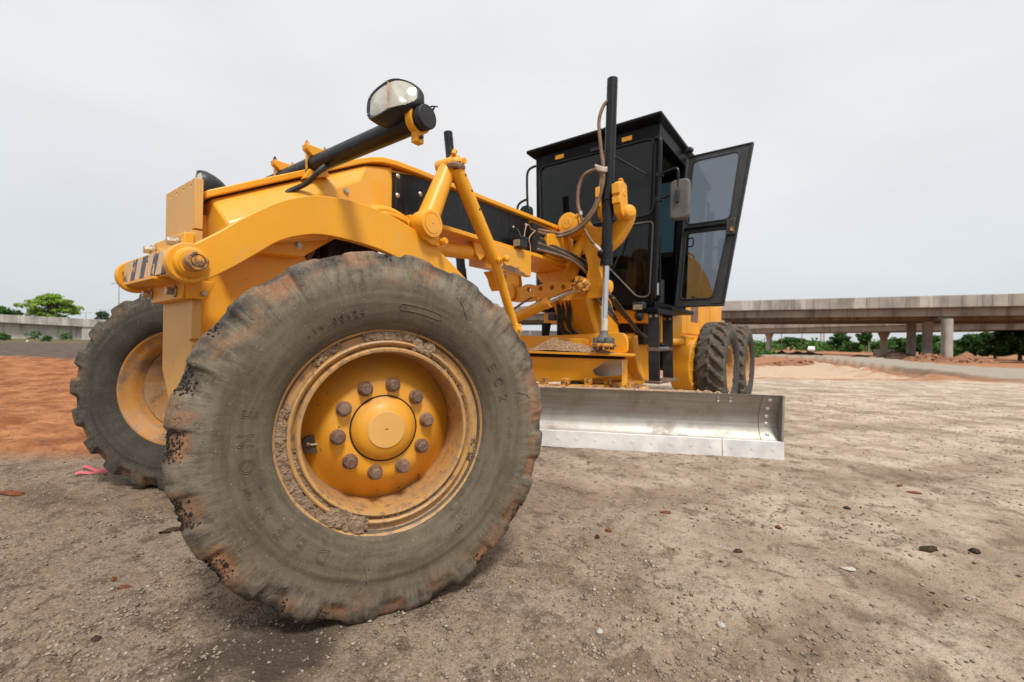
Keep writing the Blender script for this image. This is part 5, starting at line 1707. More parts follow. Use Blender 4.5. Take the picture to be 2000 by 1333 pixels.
def soil_fields(X, Y):
    """height and soil kinds at world points"""
    u, w = site_uw(X, Y)
    P = np.stack([X, Y, X * 0], -1)
    n1 = fbm(P * .55, 4, 31)
    n2 = fbm(P * 2.3, 4, 41)
    # red clay on the left, beginning a few metres out
    edge = 3.35 + (u + 3.77) * .30 + .16 * n2 + .3 * n1
    left = sstep(1.5, -1.5, u + .02 * w)
    red = left * sstep(-.10, .25, w - np.maximum(edge, 2.4)) * sstep(17.4, 15.4, w + 1.2 * n1)
    darkroad = left * sstep(15.2, 16.6, w + .8 * n1) * sstep(50, 42, w)
    verge = left * sstep(42, 50, w)
    # right: lot ends, red and pale cut ground, raised road behind it
    right = sstep(-1.0, 2.5, u - .25 * w)
    lot_end = 12.6 + .25 * n1 + .012 * (u - 10) ** 2 * 0
    cut = right * sstep(-.2, .4, w - lot_end - .25 * n2)
    pale = cut * sstep(-.5, .35, poly_sd(u, w, PALE) + 1.1 * n2 + .5 * n1)
    dr = poly_sd(u, w, ROAD)
    rd = sstep(-.05, .12, dr + .08 * n2) * right
    bank = right * sstep(-.60, -.40, dr + .12 * n2) * (1 - rd) * .75
    back = sstep(1.0, -1.0, np.abs(u) - 4) * 0
    far_mid = (1 - left) * (1 - right) * sstep(11, 14, w)
    h = .012 * n1 + .006 * n2
    h = h + red * (.09 * fbm(P * .9, 4, 51) + .045 * fbm(P * 3.5, 4, 61) + .04)
    h = h + red * .075 * fbm(np.stack([(u + .55 * w) * .30, (w - .35 * u) * 1.5, u * 0], -1), 4, 55)
    h = h + .10 * left * np.exp(-((w - 16.4 - .5 * n1) / .9) ** 2) + left * sstep(16, 22, w) * .05 * n2
    h = h + cut * (-.26 * sstep(0, 3.5, w - lot_end) + .09 * fbm(P * .8, 4, 71) + .03 * fbm(P * 3, 3, 75))
    h = h + right * .13 * sstep(-.62, .0, dr) + cut * .14 * np.clip(fbm(P * 1.7, 4, 77) + .1, 0, 1) * sstep(-3.5, -.8, dr) * (1 - rd)
    h = h + right * (.26 * sstep(0, 3.5, w - lot_end)) * rd
    h = h - .30 * right * sstep(34, 60, w)
    berm = right * np.exp(-((dr + 1.5 + .3 * n1) / .55) ** 2) * sstep(12.6, 13.6, w) * (.5 + .5 * n2)
    h = h + .30 * np.clip(berm, 0, 1)
    pale = pale * (1 - bank)
    # wheel tracks across the lot
    trk = 0
    for k, (a, c0, wd) in enumerate(((.30, 3.1, .18), (.28, 4.6, .2), (.12, 6.4, .22), (.1, 8.0, .25), (-.05, 9.6, .3), (.42, 1.9, .16))):
        dd = (w - c0 - a * (u - 2) + .25 * n1) / wd
        bars = .45 + .55 * sstep(-.25, .25, np.sin(2 * PI * (u + .5 * np.abs(dd) * wd) / .17 + k))
        trk = trk + np.exp(-dd ** 4) * sstep(-.6, .8, u) * (.45 + .55 * bars) * (.5 + .5 * sstep(-.3, .3, n1 + .4 * n2))
    h = h - .016 * np.clip(trk, 0, 1.5) * (1 - cut)
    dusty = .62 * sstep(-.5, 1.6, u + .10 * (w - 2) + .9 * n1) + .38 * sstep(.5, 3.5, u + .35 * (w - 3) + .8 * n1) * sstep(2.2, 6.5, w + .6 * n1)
    return h, red, darkroad, verge, cut, pale, rd, trk, u, w, bank, dusty


def build_ground():
    rs = np.concatenate([np.geomspace(.5, 1.05, 18)[:-1], np.geomspace(1.05, 26, 560)[:-1], np.geomspace(26, 3000, 90)])
    base = math.atan2(FWD.y, FWD.x)
    an = np.concatenate([np.linspace(-56, 56, 700), np.linspace(56, 304, 90)[1:-1]])
    an = base + np.radians(an)
    A, Rr = np.meshgrid(an, rs, indexing='ij')
    X = CAM.x + Rr * np.cos(A)
    Y = CAM.y + Rr * np.sin(A)
    h, red, dark, verge, cut, pale, rd, trk, u, w, bank, dusty = soil_fields(X, Y)
    near = sstep(22, 6, Rr)
    P = np.stack([X, Y, X * 0], -1)
    fine = .0055 * fbm(P * 16, 3, 81) + .0050 * fbm(P * 55, 3, 85) * sstep(8, 3, Rr)
    Z = h + near * fine * (1 + 1.5 * red)
    # keep the ground level under the tyres
    for cx, cy in ((1.018, 0), (-1.018, 0), (1.067, 5.76), (1.067, 7.27), (-1.067, 5.76), (-1.067, 7.27)):
        dd = np.hypot(X - cx, Y - cy)
        Z = Z * sstep(.15, .6, dd) + (1 - sstep(.15, .6, dd)) * (-.001)
    na, nr = X.shape
    V = np.stack([X, Y, Z], -1).reshape(-1, 3)
    V = np.vstack([V, [[CAM.x, CAM.y, 0]]])
    i, j = np.meshgrid(np.arange(na), np.arange(nr - 1), indexing='ij')
    i2 = (i + 1) % na
    F = np.stack([i * nr + j, i * nr + j + 1, i2 * nr + j + 1, i2 * nr + j], -1).reshape(-1, 4)
    tri = np.array([[k * nr, ((k + 1) % na) * nr, len(V) - 1] for k in range(na)])
    me = bpy.data.meshes.new('ground')
    me.vertices.add(len(V))
    me.vertices.foreach_set('co', V.ravel())
    li = np.concatenate([F.ravel(), tri.ravel()]).astype(np.int32)
    me.loops.add(len(li))
    me.loops.foreach_set('vertex_index', li)
    me.polygons.add(len(F) + len(tri))
    me.polygons.foreach_set('loop_start', np.concatenate([np.arange(len(F)) * 4, len(F) * 4 + np.arange(len(tri)) * 3]).astype(np.int32))
    me.update(calc_edges=True)
    for nm, (c0, c1, c2) in {'soil_a': (red, pale, dark), 'soil_b': (cut, rd, verge)}.items():
        at = me.color_attributes.new(nm, 'FLOAT_COLOR', 'POINT')
        col = np.ones((len(V), 4))
        col[:-1, 0], col[:-1, 1], col[:-1, 2] = c0.ravel(), c1.ravel(), c2.ravel()
        col[-1, :3] = 0
        at.data.foreach_set('color', col.ravel())
    for nm, arr in (('bank', bank), ('dusty', dusty)):
        at = me.attributes.new(nm, 'FLOAT', 'POINT')
        tv = np.zeros(len(V))
        tv[:-1] = arr.ravel()
        at.data.foreach_set('value', tv)
    at = me.attributes.new('track', 'FLOAT', 'POINT')
    tv = np.zeros(len(V))
    tv[:-1] = np.clip(trk, 0, 1.3).ravel()
    at.data.foreach_set('value', tv)
    me.shade_smooth()
    return me


def ground_mat():
    M = Mat('site_ground')
    co = M.coord()
    big = M.noise(.55, 5, .6)
    mid = M.noise(2.6, 6, .62)
    fine = M.noise(17, 7, .68)
    grit = M.noise(120, 6, .72)
    vo = M.n('ShaderNodeTexVoronoi', Scale=95.0)
    M.l(co, vo.inputs['Vector'])
    vo2 = M.n('ShaderNodeTexVoronoi', Scale=150.0)
    M.l(co, vo2.inputs['Vector'])
    sx = M.n('ShaderNodeSeparateColor')
    M.l(vo.outputs['Color'], sx.inputs[0])
    # compacted tan lot: broad tonal patches, fine grit
    trm = M.n('ShaderNodeMapping')
    trm.inputs['Rotation'].default_value = (0, 0, -math.atan2(RGT.y, RGT.x) - .28)
    trm.inputs['Scale'].default_value = (.62, 1.35, 1)
    M.l(co, trm.inputs['Vector'])
    trk2 = M.n('ShaderNodeMapping')
    trk2.inputs['Rotation'].default_value = (0, 0, -math.atan2(FWD.y, FWD.x) + .15)
    trk2.inputs['Scale'].default_value = (.55, 2.6, 1)
    M.l(co, trk2.inputs['Vector'])
    swath = M.noise(1.0, 6, .62, trk2.outputs[0])
    du = M.n('ShaderNodeAttribute', _attribute_name='dusty')
    bk_ = M.n('ShaderNodeAttribute', _attribute_name='bank')
    pat = M.noise(6.5, 7, .66, dist=.6)
    c = M.mix(M.ramp(mid, .34, .66), (0.160, 0.108, 0.070), (0.278, 0.195, 0.131))
    c = M.mix(M.math('MULTIPLY', M.ramp(swath, .46, .60), .6), c, (0.240, 0.190, 0.147))
    c = M.mix(M.math('MULTIPLY', M.ramp(swath, .47, .35), .6), c, (0.095, 0.062, 0.040))
    c = M.mix(M.math('MULTIPLY', M.ramp(big, .44, .60), .5), c, (0.286, 0.219, 0.159))
    c = M.mix(M.math('MULTIPLY', M.ramp(pat, .53, .63), .65), c, (0.069, 0.044, 0.028))
    c = M.mix(M.math('MULTIPLY', M.ramp(fine, .50, .64), .55), c, (0.071, 0.047, 0.031))
    c = M.mix(M.math('MULTIPLY', M.ramp(grit, .51, .62), .6), c, (0.051, 0.036, 0.025))
    c = M.mix(M.math('MULTIPLY', M.ramp(grit, .46, .37), .5), c, (0.388, 0.311, 0.241))
    c = M.mix(M.math('MULTIPLY', M.ramp(sx.outputs[0], .86, .94), .45), c, (0.354, 0.298, 0.245))
    at = M.n('ShaderNodeAttribute', _attribute_name='track')
    c = M.mix(M.math('MULTIPLY', M.math('MULTIPLY', at.outputs['Fac'], M.ramp(mid, .30, .55)), .60), c, (0.147, 0.095, 0.060))
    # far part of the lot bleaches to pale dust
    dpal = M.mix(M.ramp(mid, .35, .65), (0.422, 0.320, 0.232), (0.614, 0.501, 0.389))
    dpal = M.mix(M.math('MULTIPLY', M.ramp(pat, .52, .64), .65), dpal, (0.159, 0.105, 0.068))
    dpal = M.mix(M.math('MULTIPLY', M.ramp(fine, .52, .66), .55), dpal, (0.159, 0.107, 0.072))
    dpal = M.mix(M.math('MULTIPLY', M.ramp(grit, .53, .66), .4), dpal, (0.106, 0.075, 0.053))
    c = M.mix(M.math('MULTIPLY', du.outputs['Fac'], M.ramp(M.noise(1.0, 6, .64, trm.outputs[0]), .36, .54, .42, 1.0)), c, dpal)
    sa = M.n('ShaderNodeAttribute', _attribute_name='soil_a')
    sb = M.n('ShaderNodeAttribute', _attribute_name='soil_b')
    a3, b3 = M.n('ShaderNodeSeparateColor'), M.n('ShaderNodeSeparateColor')
    M.l(sa.outputs['Color'], a3.inputs[0])
    M.l(sb.outputs['Color'], b3.inputs[0])
    redc = M.mix(M.ramp(mid, .32, .68), (0.206, 0.067, 0.024), (0.430, 0.185, 0.076))
    redc = M.mix(M.math('MULTIPLY', M.ramp(fine, .5, .68), .7), redc, (0.129, 0.043, 0.019))
    redc = M.mix(M.math('MULTIPLY', M.ramp(grit, .45, .3), .4), redc, (0.430, 0.241, 0.138))
    cutc = M.mix(M.ramp(fine, .35, .65), (0.30, 0.125, 0.058), (0.42, 0.215, 0.115))
    cutc = M.mix(M.math('MULTIPLY', M.ramp(mid, .5, .7), .6), cutc, (0.22, 0.10, 0.055))
    palec = M.mix(M.ramp(fine, .35, .65), (0.430, 0.284, 0.181), (0.568, 0.430, 0.318))
    darkc = M.mix(M.ramp(mid, .35, .65), (0.065, 0.045, 0.033), (0.145, 0.108, 0.082))
    roadc = M.mix(M.ramp(fine, .35, .65), (0.284, 0.232, 0.181), (0.361, 0.310, 0.249))
    vergc = M.mix(M.ramp(mid, .42, .58), (0.15, 0.085, 0.045), (0.085, 0.11, 0.03))
    c = M.mix(M.math('MULTIPLY', at.outputs['Fac'], .42), c, (0.190, 0.130, 0.086))
    c = M.mix(a3.outputs[0], c, redc)
    c = M.mix(b3.outputs[0], c, cutc)
    c = M.mix(a3.outputs[1], c, palec)
    c = M.mix(a3.outputs[2], c, darkc)
    c = M.mix(bk_.outputs['Fac'], c, M.mix(M.ramp(fine, .35, .65), (0.22, 0.125, 0.075), (0.30, 0.19, 0.125)))
    c = M.mix(b3.outputs[1], c, roadc)
    c = M.mix(b3.outputs[2], c, vergc)
    # damp stain by the near tyre
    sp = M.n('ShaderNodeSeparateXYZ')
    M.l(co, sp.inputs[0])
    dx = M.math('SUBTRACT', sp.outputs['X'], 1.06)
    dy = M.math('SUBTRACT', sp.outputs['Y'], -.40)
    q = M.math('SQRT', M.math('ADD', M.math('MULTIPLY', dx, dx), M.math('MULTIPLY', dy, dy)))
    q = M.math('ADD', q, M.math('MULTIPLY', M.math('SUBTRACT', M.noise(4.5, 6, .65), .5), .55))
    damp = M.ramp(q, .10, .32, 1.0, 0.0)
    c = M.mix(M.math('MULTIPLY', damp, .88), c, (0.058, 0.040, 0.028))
    M.l(c, M.b.inputs['Base Color'])
    M.l(M.math('SUBTRACT', .95, M.math('MULTIPLY', damp, .25)), M.b.inputs['Roughness'])
    M.b.inputs['Specular IOR Level'].default_value = .2
    h = M.math('ADD', M.math('MULTIPLY', fine, .9), M.math('MULTIPLY', grit, .55))
    h = M.math('SUBTRACT', h, M.math('MULTIPLY', vo.outputs['Distance'], .35))
    h = M.math('SUBTRACT', h, M.math('MULTIPLY', vo2.outputs['Distance'], .18))
    M.l(M.bump(h, .7, .012), M.b.inputs['Normal'])
    return M.m


gme = build_ground()
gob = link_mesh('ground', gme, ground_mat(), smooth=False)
gob['kind'] = 'structure'


def gz(x, y):
    return float(soil_fields(np.array([x]), np.array([y]))[0][0])


# loose grit and pebbles, nobody could count them
def pebbles(n):
    oct_v = np.array([(1, 0, 0), (-1, 0, 0), (0, 1, 0), (0, -1, 0), (0, 0, 1), (0, 0, -1)], float)
    oct_f = np.array([(0, 2, 4), (2, 1, 4), (1, 3, 4), (3, 0, 4), (2, 0, 5), (1, 2, 5), (3, 1, 5), (0, 3, 5)])
    w = 1.0 + 7.5 * RNG.random(n) ** 2.4
    u = (RNG.random(n) * 2 - 1) * (w * 1.22 + .15)
    X = CAM.x + u * RGT.x + w * FWD.x
    Y = CAM.y + u * RGT.y + w * FWD.y
    dens = fbm(np.stack([X * 1.6, Y * 1.6, X * 0], -1), 3, 91)
    keep = RNG.random(n) < (.25 + .75 * sstep(-.25, .35, dens))
    X, Y, w = X[keep], Y[keep], w[keep]
    h = soil_fields(X, Y)[0]
    m = len(X)
    s = (.0015 + .0062 * RNG.random(m) ** 3.6) * (1 + .10 * w)
    sc = np.stack([s * RNG.uniform(.7, 1.5, m), s * RNG.uniform(.7, 1.5, m), s * RNG.uniform(.45, .8, m)], -1)
    a = RNG.random(m) * 2 * PI
    v = oct_v[None] * (1 + RNG.uniform(-.3, .3, (m, 6, 3))) * sc[:, None, :]
    c, s_ = np.cos(a)[:, None], np.sin(a)[:, None]
    x = v[..., 0] * c - v[..., 1] * s_ + X[:, None]
    y = v[..., 0] * s_ + v[..., 1] * c + Y[:, None]
    z = v[..., 2] + (h + s * .15)[:, None]
    V = np.stack([x, y, z], -1).reshape(-1, 3)
    F = (oct_f[None] + (np.arange(m) * 6)[:, None, None]).reshape(-1, 3)
    me = bpy.data.meshes.new('loose_grit')
    me.vertices.add(len(V))
    me.vertices.foreach_set('co', V.ravel())
    me.loops.add(F.size)
    me.loops.foreach_set('vertex_index', F.ravel().astype(np.int32))
    me.polygons.add(len(F))
    me.polygons.foreach_set('loop_start', (np.arange(len(F)) * 3).astype(np.int32))
    me.update(calc_edges=True)
    return me


def grit_mat():
    M = Mat('grit_stones')
    g = M.n('ShaderNodeNewGeometry')
    r = M.n('ShaderNodeValToRGB')
    el = r.color_ramp.elements
    el[0].position, el[0].color = 0, (0.10, 0.075, 0.055, 1)
    el[1].position, el[1].color = 1, (0.40, 0.345, 0.285, 1)
    for p, c in ((.3, (0.22, 0.165, 0.12, 1)), (.62, (0.27, 0.205, 0.150, 1)), (.85, (0.33, 0.26, 0.20, 1))):
        e_ = el.new(p)
        e_.color = c
    M.l(g.outputs['Random Per Island'], r.inputs['Fac'])
    M.l(r.outputs[0], M.b.inputs['Base Color'])
    M.b.inputs['Roughness'].default_value = .9
    return M.m


po = link_mesh('loose_grit', pebbles(65000), grit_mat(), smooth=False)
po['kind'] = 'stuff'
po['label'] = 'loose grit and small pebbles scattered over the lot'
po['category'] = 'gravel'

# crumbs of darker soil dropped from the tyres, far too many to count
cr = MB()
crr = random.Random(31)
for k in range(300):
    w = 1.5 + 8 * crr.random() ** 1.5
    u = crr.uniform(-.2 if w > 3 else .3, 1.15) * w
    p = S(u, w)
    if crr.random() > .35 + .65 * (float(vnoise(np.array([[p.x * 1.3, p.y * 1.3, .4]]), 15)[0]) > 0.05):
        continue
    s = (.0016 + .0045 * crr.random() ** 3) * (1 + .14 * w)
    cr.lump((p.x, p.y, s * .25 + .004), (s * crr.uniform(.8, 1.6), s, s * .6), crr, (6, 4), .35)
MT['crumb'] = soil('soil_crumb', (0.085, 0.058, 0.040), (0.16, 0.11, 0.075), (0.25, 0.18, 0.13), 60, .6)
co_ = cr.build('soil_crumbs', 'crumb', smooth=False)
co_['kind'] = 'stuff'
co_['label'] = 'dark crumbs of soil scattered over the lot'
co_['category'] = 'soil crumbs'

# clods and stones one can pick out
CL = [
    (2.80, 1.81, (.055, .016, .016), 'clod', 50, 'long dark clod, longest one lying on the lot right of the wheel'),
    (1.67, 1.46, (.030, .014, .010), 'red_clod', 30, 'reddish clay clod between near tyre and blade, biggest red one there'),
    (1.51, 1.04, (.018, .012, .008), 'red_clod', 10, 'small reddish clod on the lot just right of the near tyre'),
    (1.50, .93, (.011, .010, .012), 'clod', 0, 'small black clod on the lot closest to the right of the near tyre'),
    (2.08, 1.21, (.020, .012, .010), 'clod', 40, 'dark brown clod on bare ground in front of the blade end'),
    (2.49, 1.34, (.034, .016, .007), 'pale_stone', 35, 'flat pale stone flake lying on the lot at lower right'),
    (2.20, 1.65, (.016, .011, .008), 'red_clod', 0, 'rust brown clod in front of the right end of the blade'),
    (2.80, 2.99, (.026, .014, .010), 'red_clod', 60, 'upper reddish clod of the pair right of the blade'),
    (2.86, 2.86, (.045, .014, .009), 'red_clod', 20, 'lower flat reddish clod of the pair right of the blade'),
    (2.98, 1.95, (.020, .014, .014), 'clod', 0, 'round dark clod at the right edge beside the long clod'),
    (2.50, 2.23, (.020, .013, .010), 'clod', 0, 'dark clod midway between blade end and long dark clod'),
    (-1.52, -.75, (.09, .030, .010), 'red_clod', 25, 'flat red clay smear at the left edge of the grey lot'),
    (-.19, -.32, (.05, .018, .012), 'clod', 70, 'brown clod beside the left tread of the near tyre'),
    (.58, -.73, (.016, .010, .008), 'clod', 20, 'dark clod at the bottom left of the lot'),
    (.16, -.61, (.012, .009, .007), 'red_clod', 0, 'left one of two small orange clods left of the near tyre'),
    (.27, -.60, (.022, .010, .006), 'red_clod', 50, 'right one of two small orange clods left of the near tyre'),
    (2.13, .58, (.014, .011, .010), 'pale_stone', 0, 'small whitish stone in the foreground below the blade end'),
    (1.82, .28, (.013, .010, .010), 'pale_stone', 0, 'small white pebble in the foreground right of the near tyre'),
]
crng = random.Random(17)
for x, y, r, mt, a, lab in CL:
    mb = MB().lump((0, 0, 0), r, crng, (11, 8), .22)
    Rm = Matrix.Rotation(R_(a), 3, 'Z')
    mb.V = [tuple(Rm @ Vector(v)) for v in mb.V]
    o = mb.build('pale_stone' if mt == 'pale_stone' else 'soil_clod', mt, smooth=True, angle=60)
    o.location = (x, y, gz(x, y) + r[2] * .45)
    tag(o, lab, 'stone' if mt == 'pale_stone' else 'clod', 'clods and stones on the lot')
# pink marker ribbon lying by the far wheel
RIB = ([(-1.715, -.45), (-1.67, -.372), (-1.612, -.309)], [(-1.90, -.385), (-1.75, -.345), (-1.612, -.300)])
rb_ = MB()
for pts in RIB:
    pz = [Vector((x, y, gz(x, y) + .016)) for x, y in pts]
    Q = spline2([tuple(p) for p in pz], 6) if False else None
    P3 = [pz[0].lerp(pz[1], t) for t in (0, .33, .66)] + [pz[1].lerp(pz[2], t) for t in (0, .33, .66, 1)]
    vs, fs = [], []
    for k, p in enumerate(P3):
        d = (P3[min(k + 1, len(P3) - 1)] - P3[max(k - 1, 0)]).normalized()
        n = Vector((-d.y, d.x, 0)) * .0055
        for off, zz in ((n, .008), (-n, -.004), (-n, -.006), (n, .006)):
            vs.append(p + off + Vector((0, 0, zz + .006 * math.sin(k * 1.7))))
    for k in range(len(P3) - 1):
        for q in range(4):
            fs.append((4 * k + q, 4 * k + (q + 1) % 4, 4 * k + 4 + (q + 1) % 4, 4 * k + 4 + q))
    fs += [(0, 1, 2, 3), tuple(4 * (len(P3) - 1) + q for q in (3, 2, 1, 0))]
    rb_.add(vs, fs)
o = rb_.build('marker_ribbon', simple('pink_ribbon', (0.58, 0.10, 0.12), .6, 0, .1, 20, .05), smooth=True)
tag(o, 'pink marker ribbon lying on the grey lot beside the far front wheel', 'ribbon')

# ------------------------------------------------------------------ concrete bridges
def concrete(name, col=(0.40, 0.37, 0.33), dark=(0.17, 0.145, 0.12)):
    M = Mat(name)
    mp = M.n('ShaderNodeMapping')
    mp.inputs['Scale'].default_value = (.9, .9, .12)
    M.l(M.coord(), mp.inputs['Vector'])
    st = M.noise(1.4, 6, .62, mp.outputs[0])
    n = M.noise(.5, 6, .6)
    c = M.mix(M.ramp(n, .3, .7), tuple(x * .8 for x in col), tuple(x * 1.12 for x in col))
    c = M.mix(M.math('MULTIPLY', M.ramp(st, .48, .68), .7), c, dark)
    M.l(c, M.b.inputs['Base Color'])
    M.b.inputs['Roughness'].default_value = .9
    M.l(M.bump(M.noise(6, 6), .2, .02), M.b.inputs['Normal'])
    return M.m


MT['conc'] = concrete('concrete')
MT['conc2'] = concrete('dark_concrete', (0.25, 0.215, 0.175), (0.085, 0.066, 0.05))  # darker base with streaky stains, for decks, girders, pier caps and ramp slab
MT['conc3'] = concrete('fresh_concrete', (0.50, 0.47, 0.42), (0.22, 0.19, 0.16))


def along(p0, p1):
    d = (p1 - p0)
    d.z = 0
    d.normalize()
    return d, Vector((d.y, -d.x, 0))


def sweep(name, mat, parent, p0, p1, poly, bevel=0, z0=0.0, z1=None):
    """section poly (offset towards n, z) swept from p0 to p1"""
    d, n = along(p0, p1)
    z1 = z0 if z1 is None else z1
    vs = [Vector((p0.x, p0.y, 0)) + n * a + Vector((0, 0, b + z0)) for a, b in poly] + [Vector((p1.x, p1.y, 0)) + n * a + Vector((0, 0, b + z1)) for a, b in poly]
    m = len(poly)
    fs = [(i, (i + 1) % m, (i + 1) % m + m, i + m) for i in range(m)] + [tuple(range(m)), tuple(range(2 * m - 1, m - 1, -1))]
    return MB().add(vs, fs).build(name, mat, parent, bevel=bevel, angle=30)


# near overpass on the right
NB = empty('road_bridge', S(47, 40, 0))
tag(NB, 'nearer concrete road bridge crossing behind the grader on thick round piers', 'bridge')
NBi = NB.matrix_world.copy()


def under(e, o):
    o.parent = e
    o.matrix_parent_inverse = Matrix.Translation(e.location).inverted()
    return o


# direction right -> left, outward normal must face the camera
a_, b_ = S(47 + 26.4, 40 - 14.2), S(47 - 22 * 4.2, 40 + 11.8 * 4.2)
dv, nv = along(a_, b_)
if nv.dot(CAM - a_) < 0:
    sgn = -1
else:
    sgn = 1
sec = lambda pts: [(x * sgn, z) for x, z in pts]
under(NB, sweep('deck', 'conc2', None, a_, b_, sec([(.28, 4.93), (.28, 5.08), (-13, 5.08), (-13, 4.93)])))
under(NB, sweep('edge_girder', 'conc2', None, a_, b_, sec([(-.10, 4.10), (-.10, 4.93), (-.9, 4.93), (-.9, 4.10)]), bevel=.03))
for k in range(1, 6):
    under(NB, sweep('girder', 'conc2', None, a_, b_, sec([(-.1 - 2.3 * k, 3.85), (-.1 - 2.3 * k, 4.92), (-.75 - 2.3 * k, 4.92), (-.75 - 2.3 * k, 3.85)])))
Ld = (b_ - a_).length
npan = 130
for k in range(npan):
    t0, t1 = k / npan, (k + 1) / npan
    p0, p1 = a_.lerp(b_, t0), a_.lerp(b_, t1)
    g = dv * .012
    o = sweep('parapet_panel', 'conc' if (k * 7) % 5 else 'conc3', None, p0 + g, p1 - g, sec([(.30, 4.98), (.30, 6.09), (.06, 6.12), (.06, 5.085), (.10, 4.98)]))
    under(NB, o)
under(NB, sweep('parapet', 'conc', None, a_, b_, sec([(-12.9, 5.085), (-12.9, 6.1), (-13.1, 6.1), (-13.1, 5.085)])))
base_p = S(42.4, 42.4)
base_t = (base_p - a_).dot(dv)
for row in range(-1, 4):
    for q in range(3):
        p = base_p + dv * (20.0 * row) - nv * sgn * (5.2 * q + .1)
        zg = gz(p.x, p.y)
        o = MB().lathe((p.x, p.y, zg - .3), (0, 0, 1), [(0, .44), (4.1 - zg + .02, .43)], 26).build('pier', 'conc', None, angle=30)
        under(NB, o)
    pc = base_p + dv * (20.0 * row)
    d2, _ = dv, nv
    c0 = pc - nv * sgn * .5
    c1 = pc - nv * sgn * 11.8
    under(NB, MB().bar((c0.x, c0.y, 3.95), (c1.x, c1.y, 3.95), 1.0, .28).build('pier_cap', 'conc2', None, bevel=.03))

# farther bridge
FB = empty('road_bridge', S(58, 77, 0))
tag(FB, 'farther pale concrete bridge seen below the nearer bridge deck', 'bridge')
a_, b_ = S(69.2, 46.5), S(51.4 - 13.2 * 2.2, 95 + 36 * 2.2)
dv, nv = along(a_, b_)
sgn = 1 if nv.dot(CAM - a_) > 0 else -1
under(FB, sweep('deck', 'conc2', None, a_, b_, sec([(.0, 3.55), (.0, 4.55), (-9, 4.55), (-9, 3.55)])))
npan = 48
for k in range(npan):
    p0, p1 = a_.lerp(b_, k / npan), a_.lerp(b_, (k + 1) / npan)
    g = dv * .015
    under(FB, sweep('parapet_panel', 'conc3' if k % 3 else 'conc', None, p0 + g, p1 - g, sec([(.22, 4.50), (.22, 5.52), (.02, 5.54), (.02, 4.50)])))
for u_, w_ in ((53.3, 93.0), (63.5, 76.0), (43.5, 119)):
    p = S(u_, w_) - nv * sgn * 2.2
    zg = gz(p.x, p.y)
    o = MB().lathe((p.x, p.y, zg - .4), (0, 0, 1), [(0, .55), (2.9 - zg, .53), (3.5 - zg + .4, .88), (3.62 - zg + .4, .88)], 18).build('pier', 'conc3', None, angle=30)
    under(FB, o)
    if abs(w_ - 76) < 1:
        under(FB, MB().obox((p.x, p.y, zg + .2), (2.3, 2.3, 1.9), Matrix.Rotation(.3, 3, 'Z')).build('pier_footing', 'conc3', None, bevel=.05))

# ramp wall on the left
LW = empty('ramp_wall', S(-75, 70, 0))
tag(LW, 'grey concrete ramp with panelled parapet on the left skyline', 'ramp')
a_, b_ = S(-108, 73), S(-40, 68)
dv, nv = along(a_, b_)
sgn = 1 if nv.dot(CAM - a_) > 0 else -1
Ll = (b_ - a_).length


def ztop(t):
    return 4.75 - 2.35 * t


for k in range(54):
    t0, t1 = k / 54, (k + 1) / 54
    p0, p1 = a_.lerp(b_, t0), a_.lerp(b_, t1)
    g = dv * .012
    under(LW, sweep('parapet_panel', ('conc', 'conc3', 'conc')[k % 3], None, p0 + g, p1 - g, sec([(.30, -1.25), (.30, 0), (.08, .02), (.08, -1.25)]), z0=ztop(t0), z1=ztop(t1)))
ts = .57
pm = a_.lerp(b_, ts)
under(LW, sweep('ramp_slab', 'conc2', None, a_, b_, sec([(.12, -1.24), (.07, -.3), (-6, -.3), (-6, -1.24)]), z0=ztop(0), z1=ztop(1)))
under(LW, sweep('recessed_wall', 'conc3', None, a_, pm, sec([(-.9, -6), (-.9, -1.24), (-5, -1.24), (-5, -6)]), z0=ztop(0), z1=ztop(ts)))
under(LW, sweep('abutment_wall', 'conc3', None, pm, b_, sec([(.10, -6), (.10, -1.26), (-5, -1.26), (-5, -6)]), z0=ztop(ts), z1=ztop(1)))

# ------------------------------------------------------------------ vegetation
def leaf_mat(name, c0, c1):
    M = Mat(name)
    g = M.n('ShaderNodeNewGeometry')
    n = M.noise(.45, 3)
    f = M.math('ADD', M.math('MULTIPLY', g.outputs['Random Per Island'], .6), M.math('MULTIPLY', n, .5))
    c = M.mix(M.ramp(f, .2, .85), c0, c1)
    M.l(c, M.b.inputs['Base Color'])
    M.b.inputs['Roughness'].default_value = .7
    M.b.inputs['Specular IOR Level'].default_value = .2
    tl = M.n('ShaderNodeBsdfTranslucent')
    M.l(c, tl.inputs['Color'])
    ms = M.n('ShaderNodeMixShader', Fac=.28)
    M.l(M.b.outputs[0], ms.inputs[1])
    M.l(tl.outputs[0], ms.inputs[2])
    M.l(ms.outputs[0], M.out.inputs['Surface'])
    return M.m


MT['leaf_light'] = leaf_mat('light_leaves', (0.12, 0.23, 0.025), (0.36, 0.50, 0.085))
MT['leaf_dark'] = leaf_mat('dark_leaves', (0.018, 0.060, 0.014), (0.065, 0.15, 0.035))
MT['leaf_mid'] = leaf_mat('mid_leaves', (0.032, 0.095, 0.018), (0.10, 0.22, 0.048))
MT['leaf_blue'] = leaf_mat('grey_green_leaves', (0.045, 0.075, 0.045), (0.12, 0.165, 0.10))
MT['bark'] = simple('bark', (0.12, 0.09, 0.065), .9, 0, .3, 3, .3)


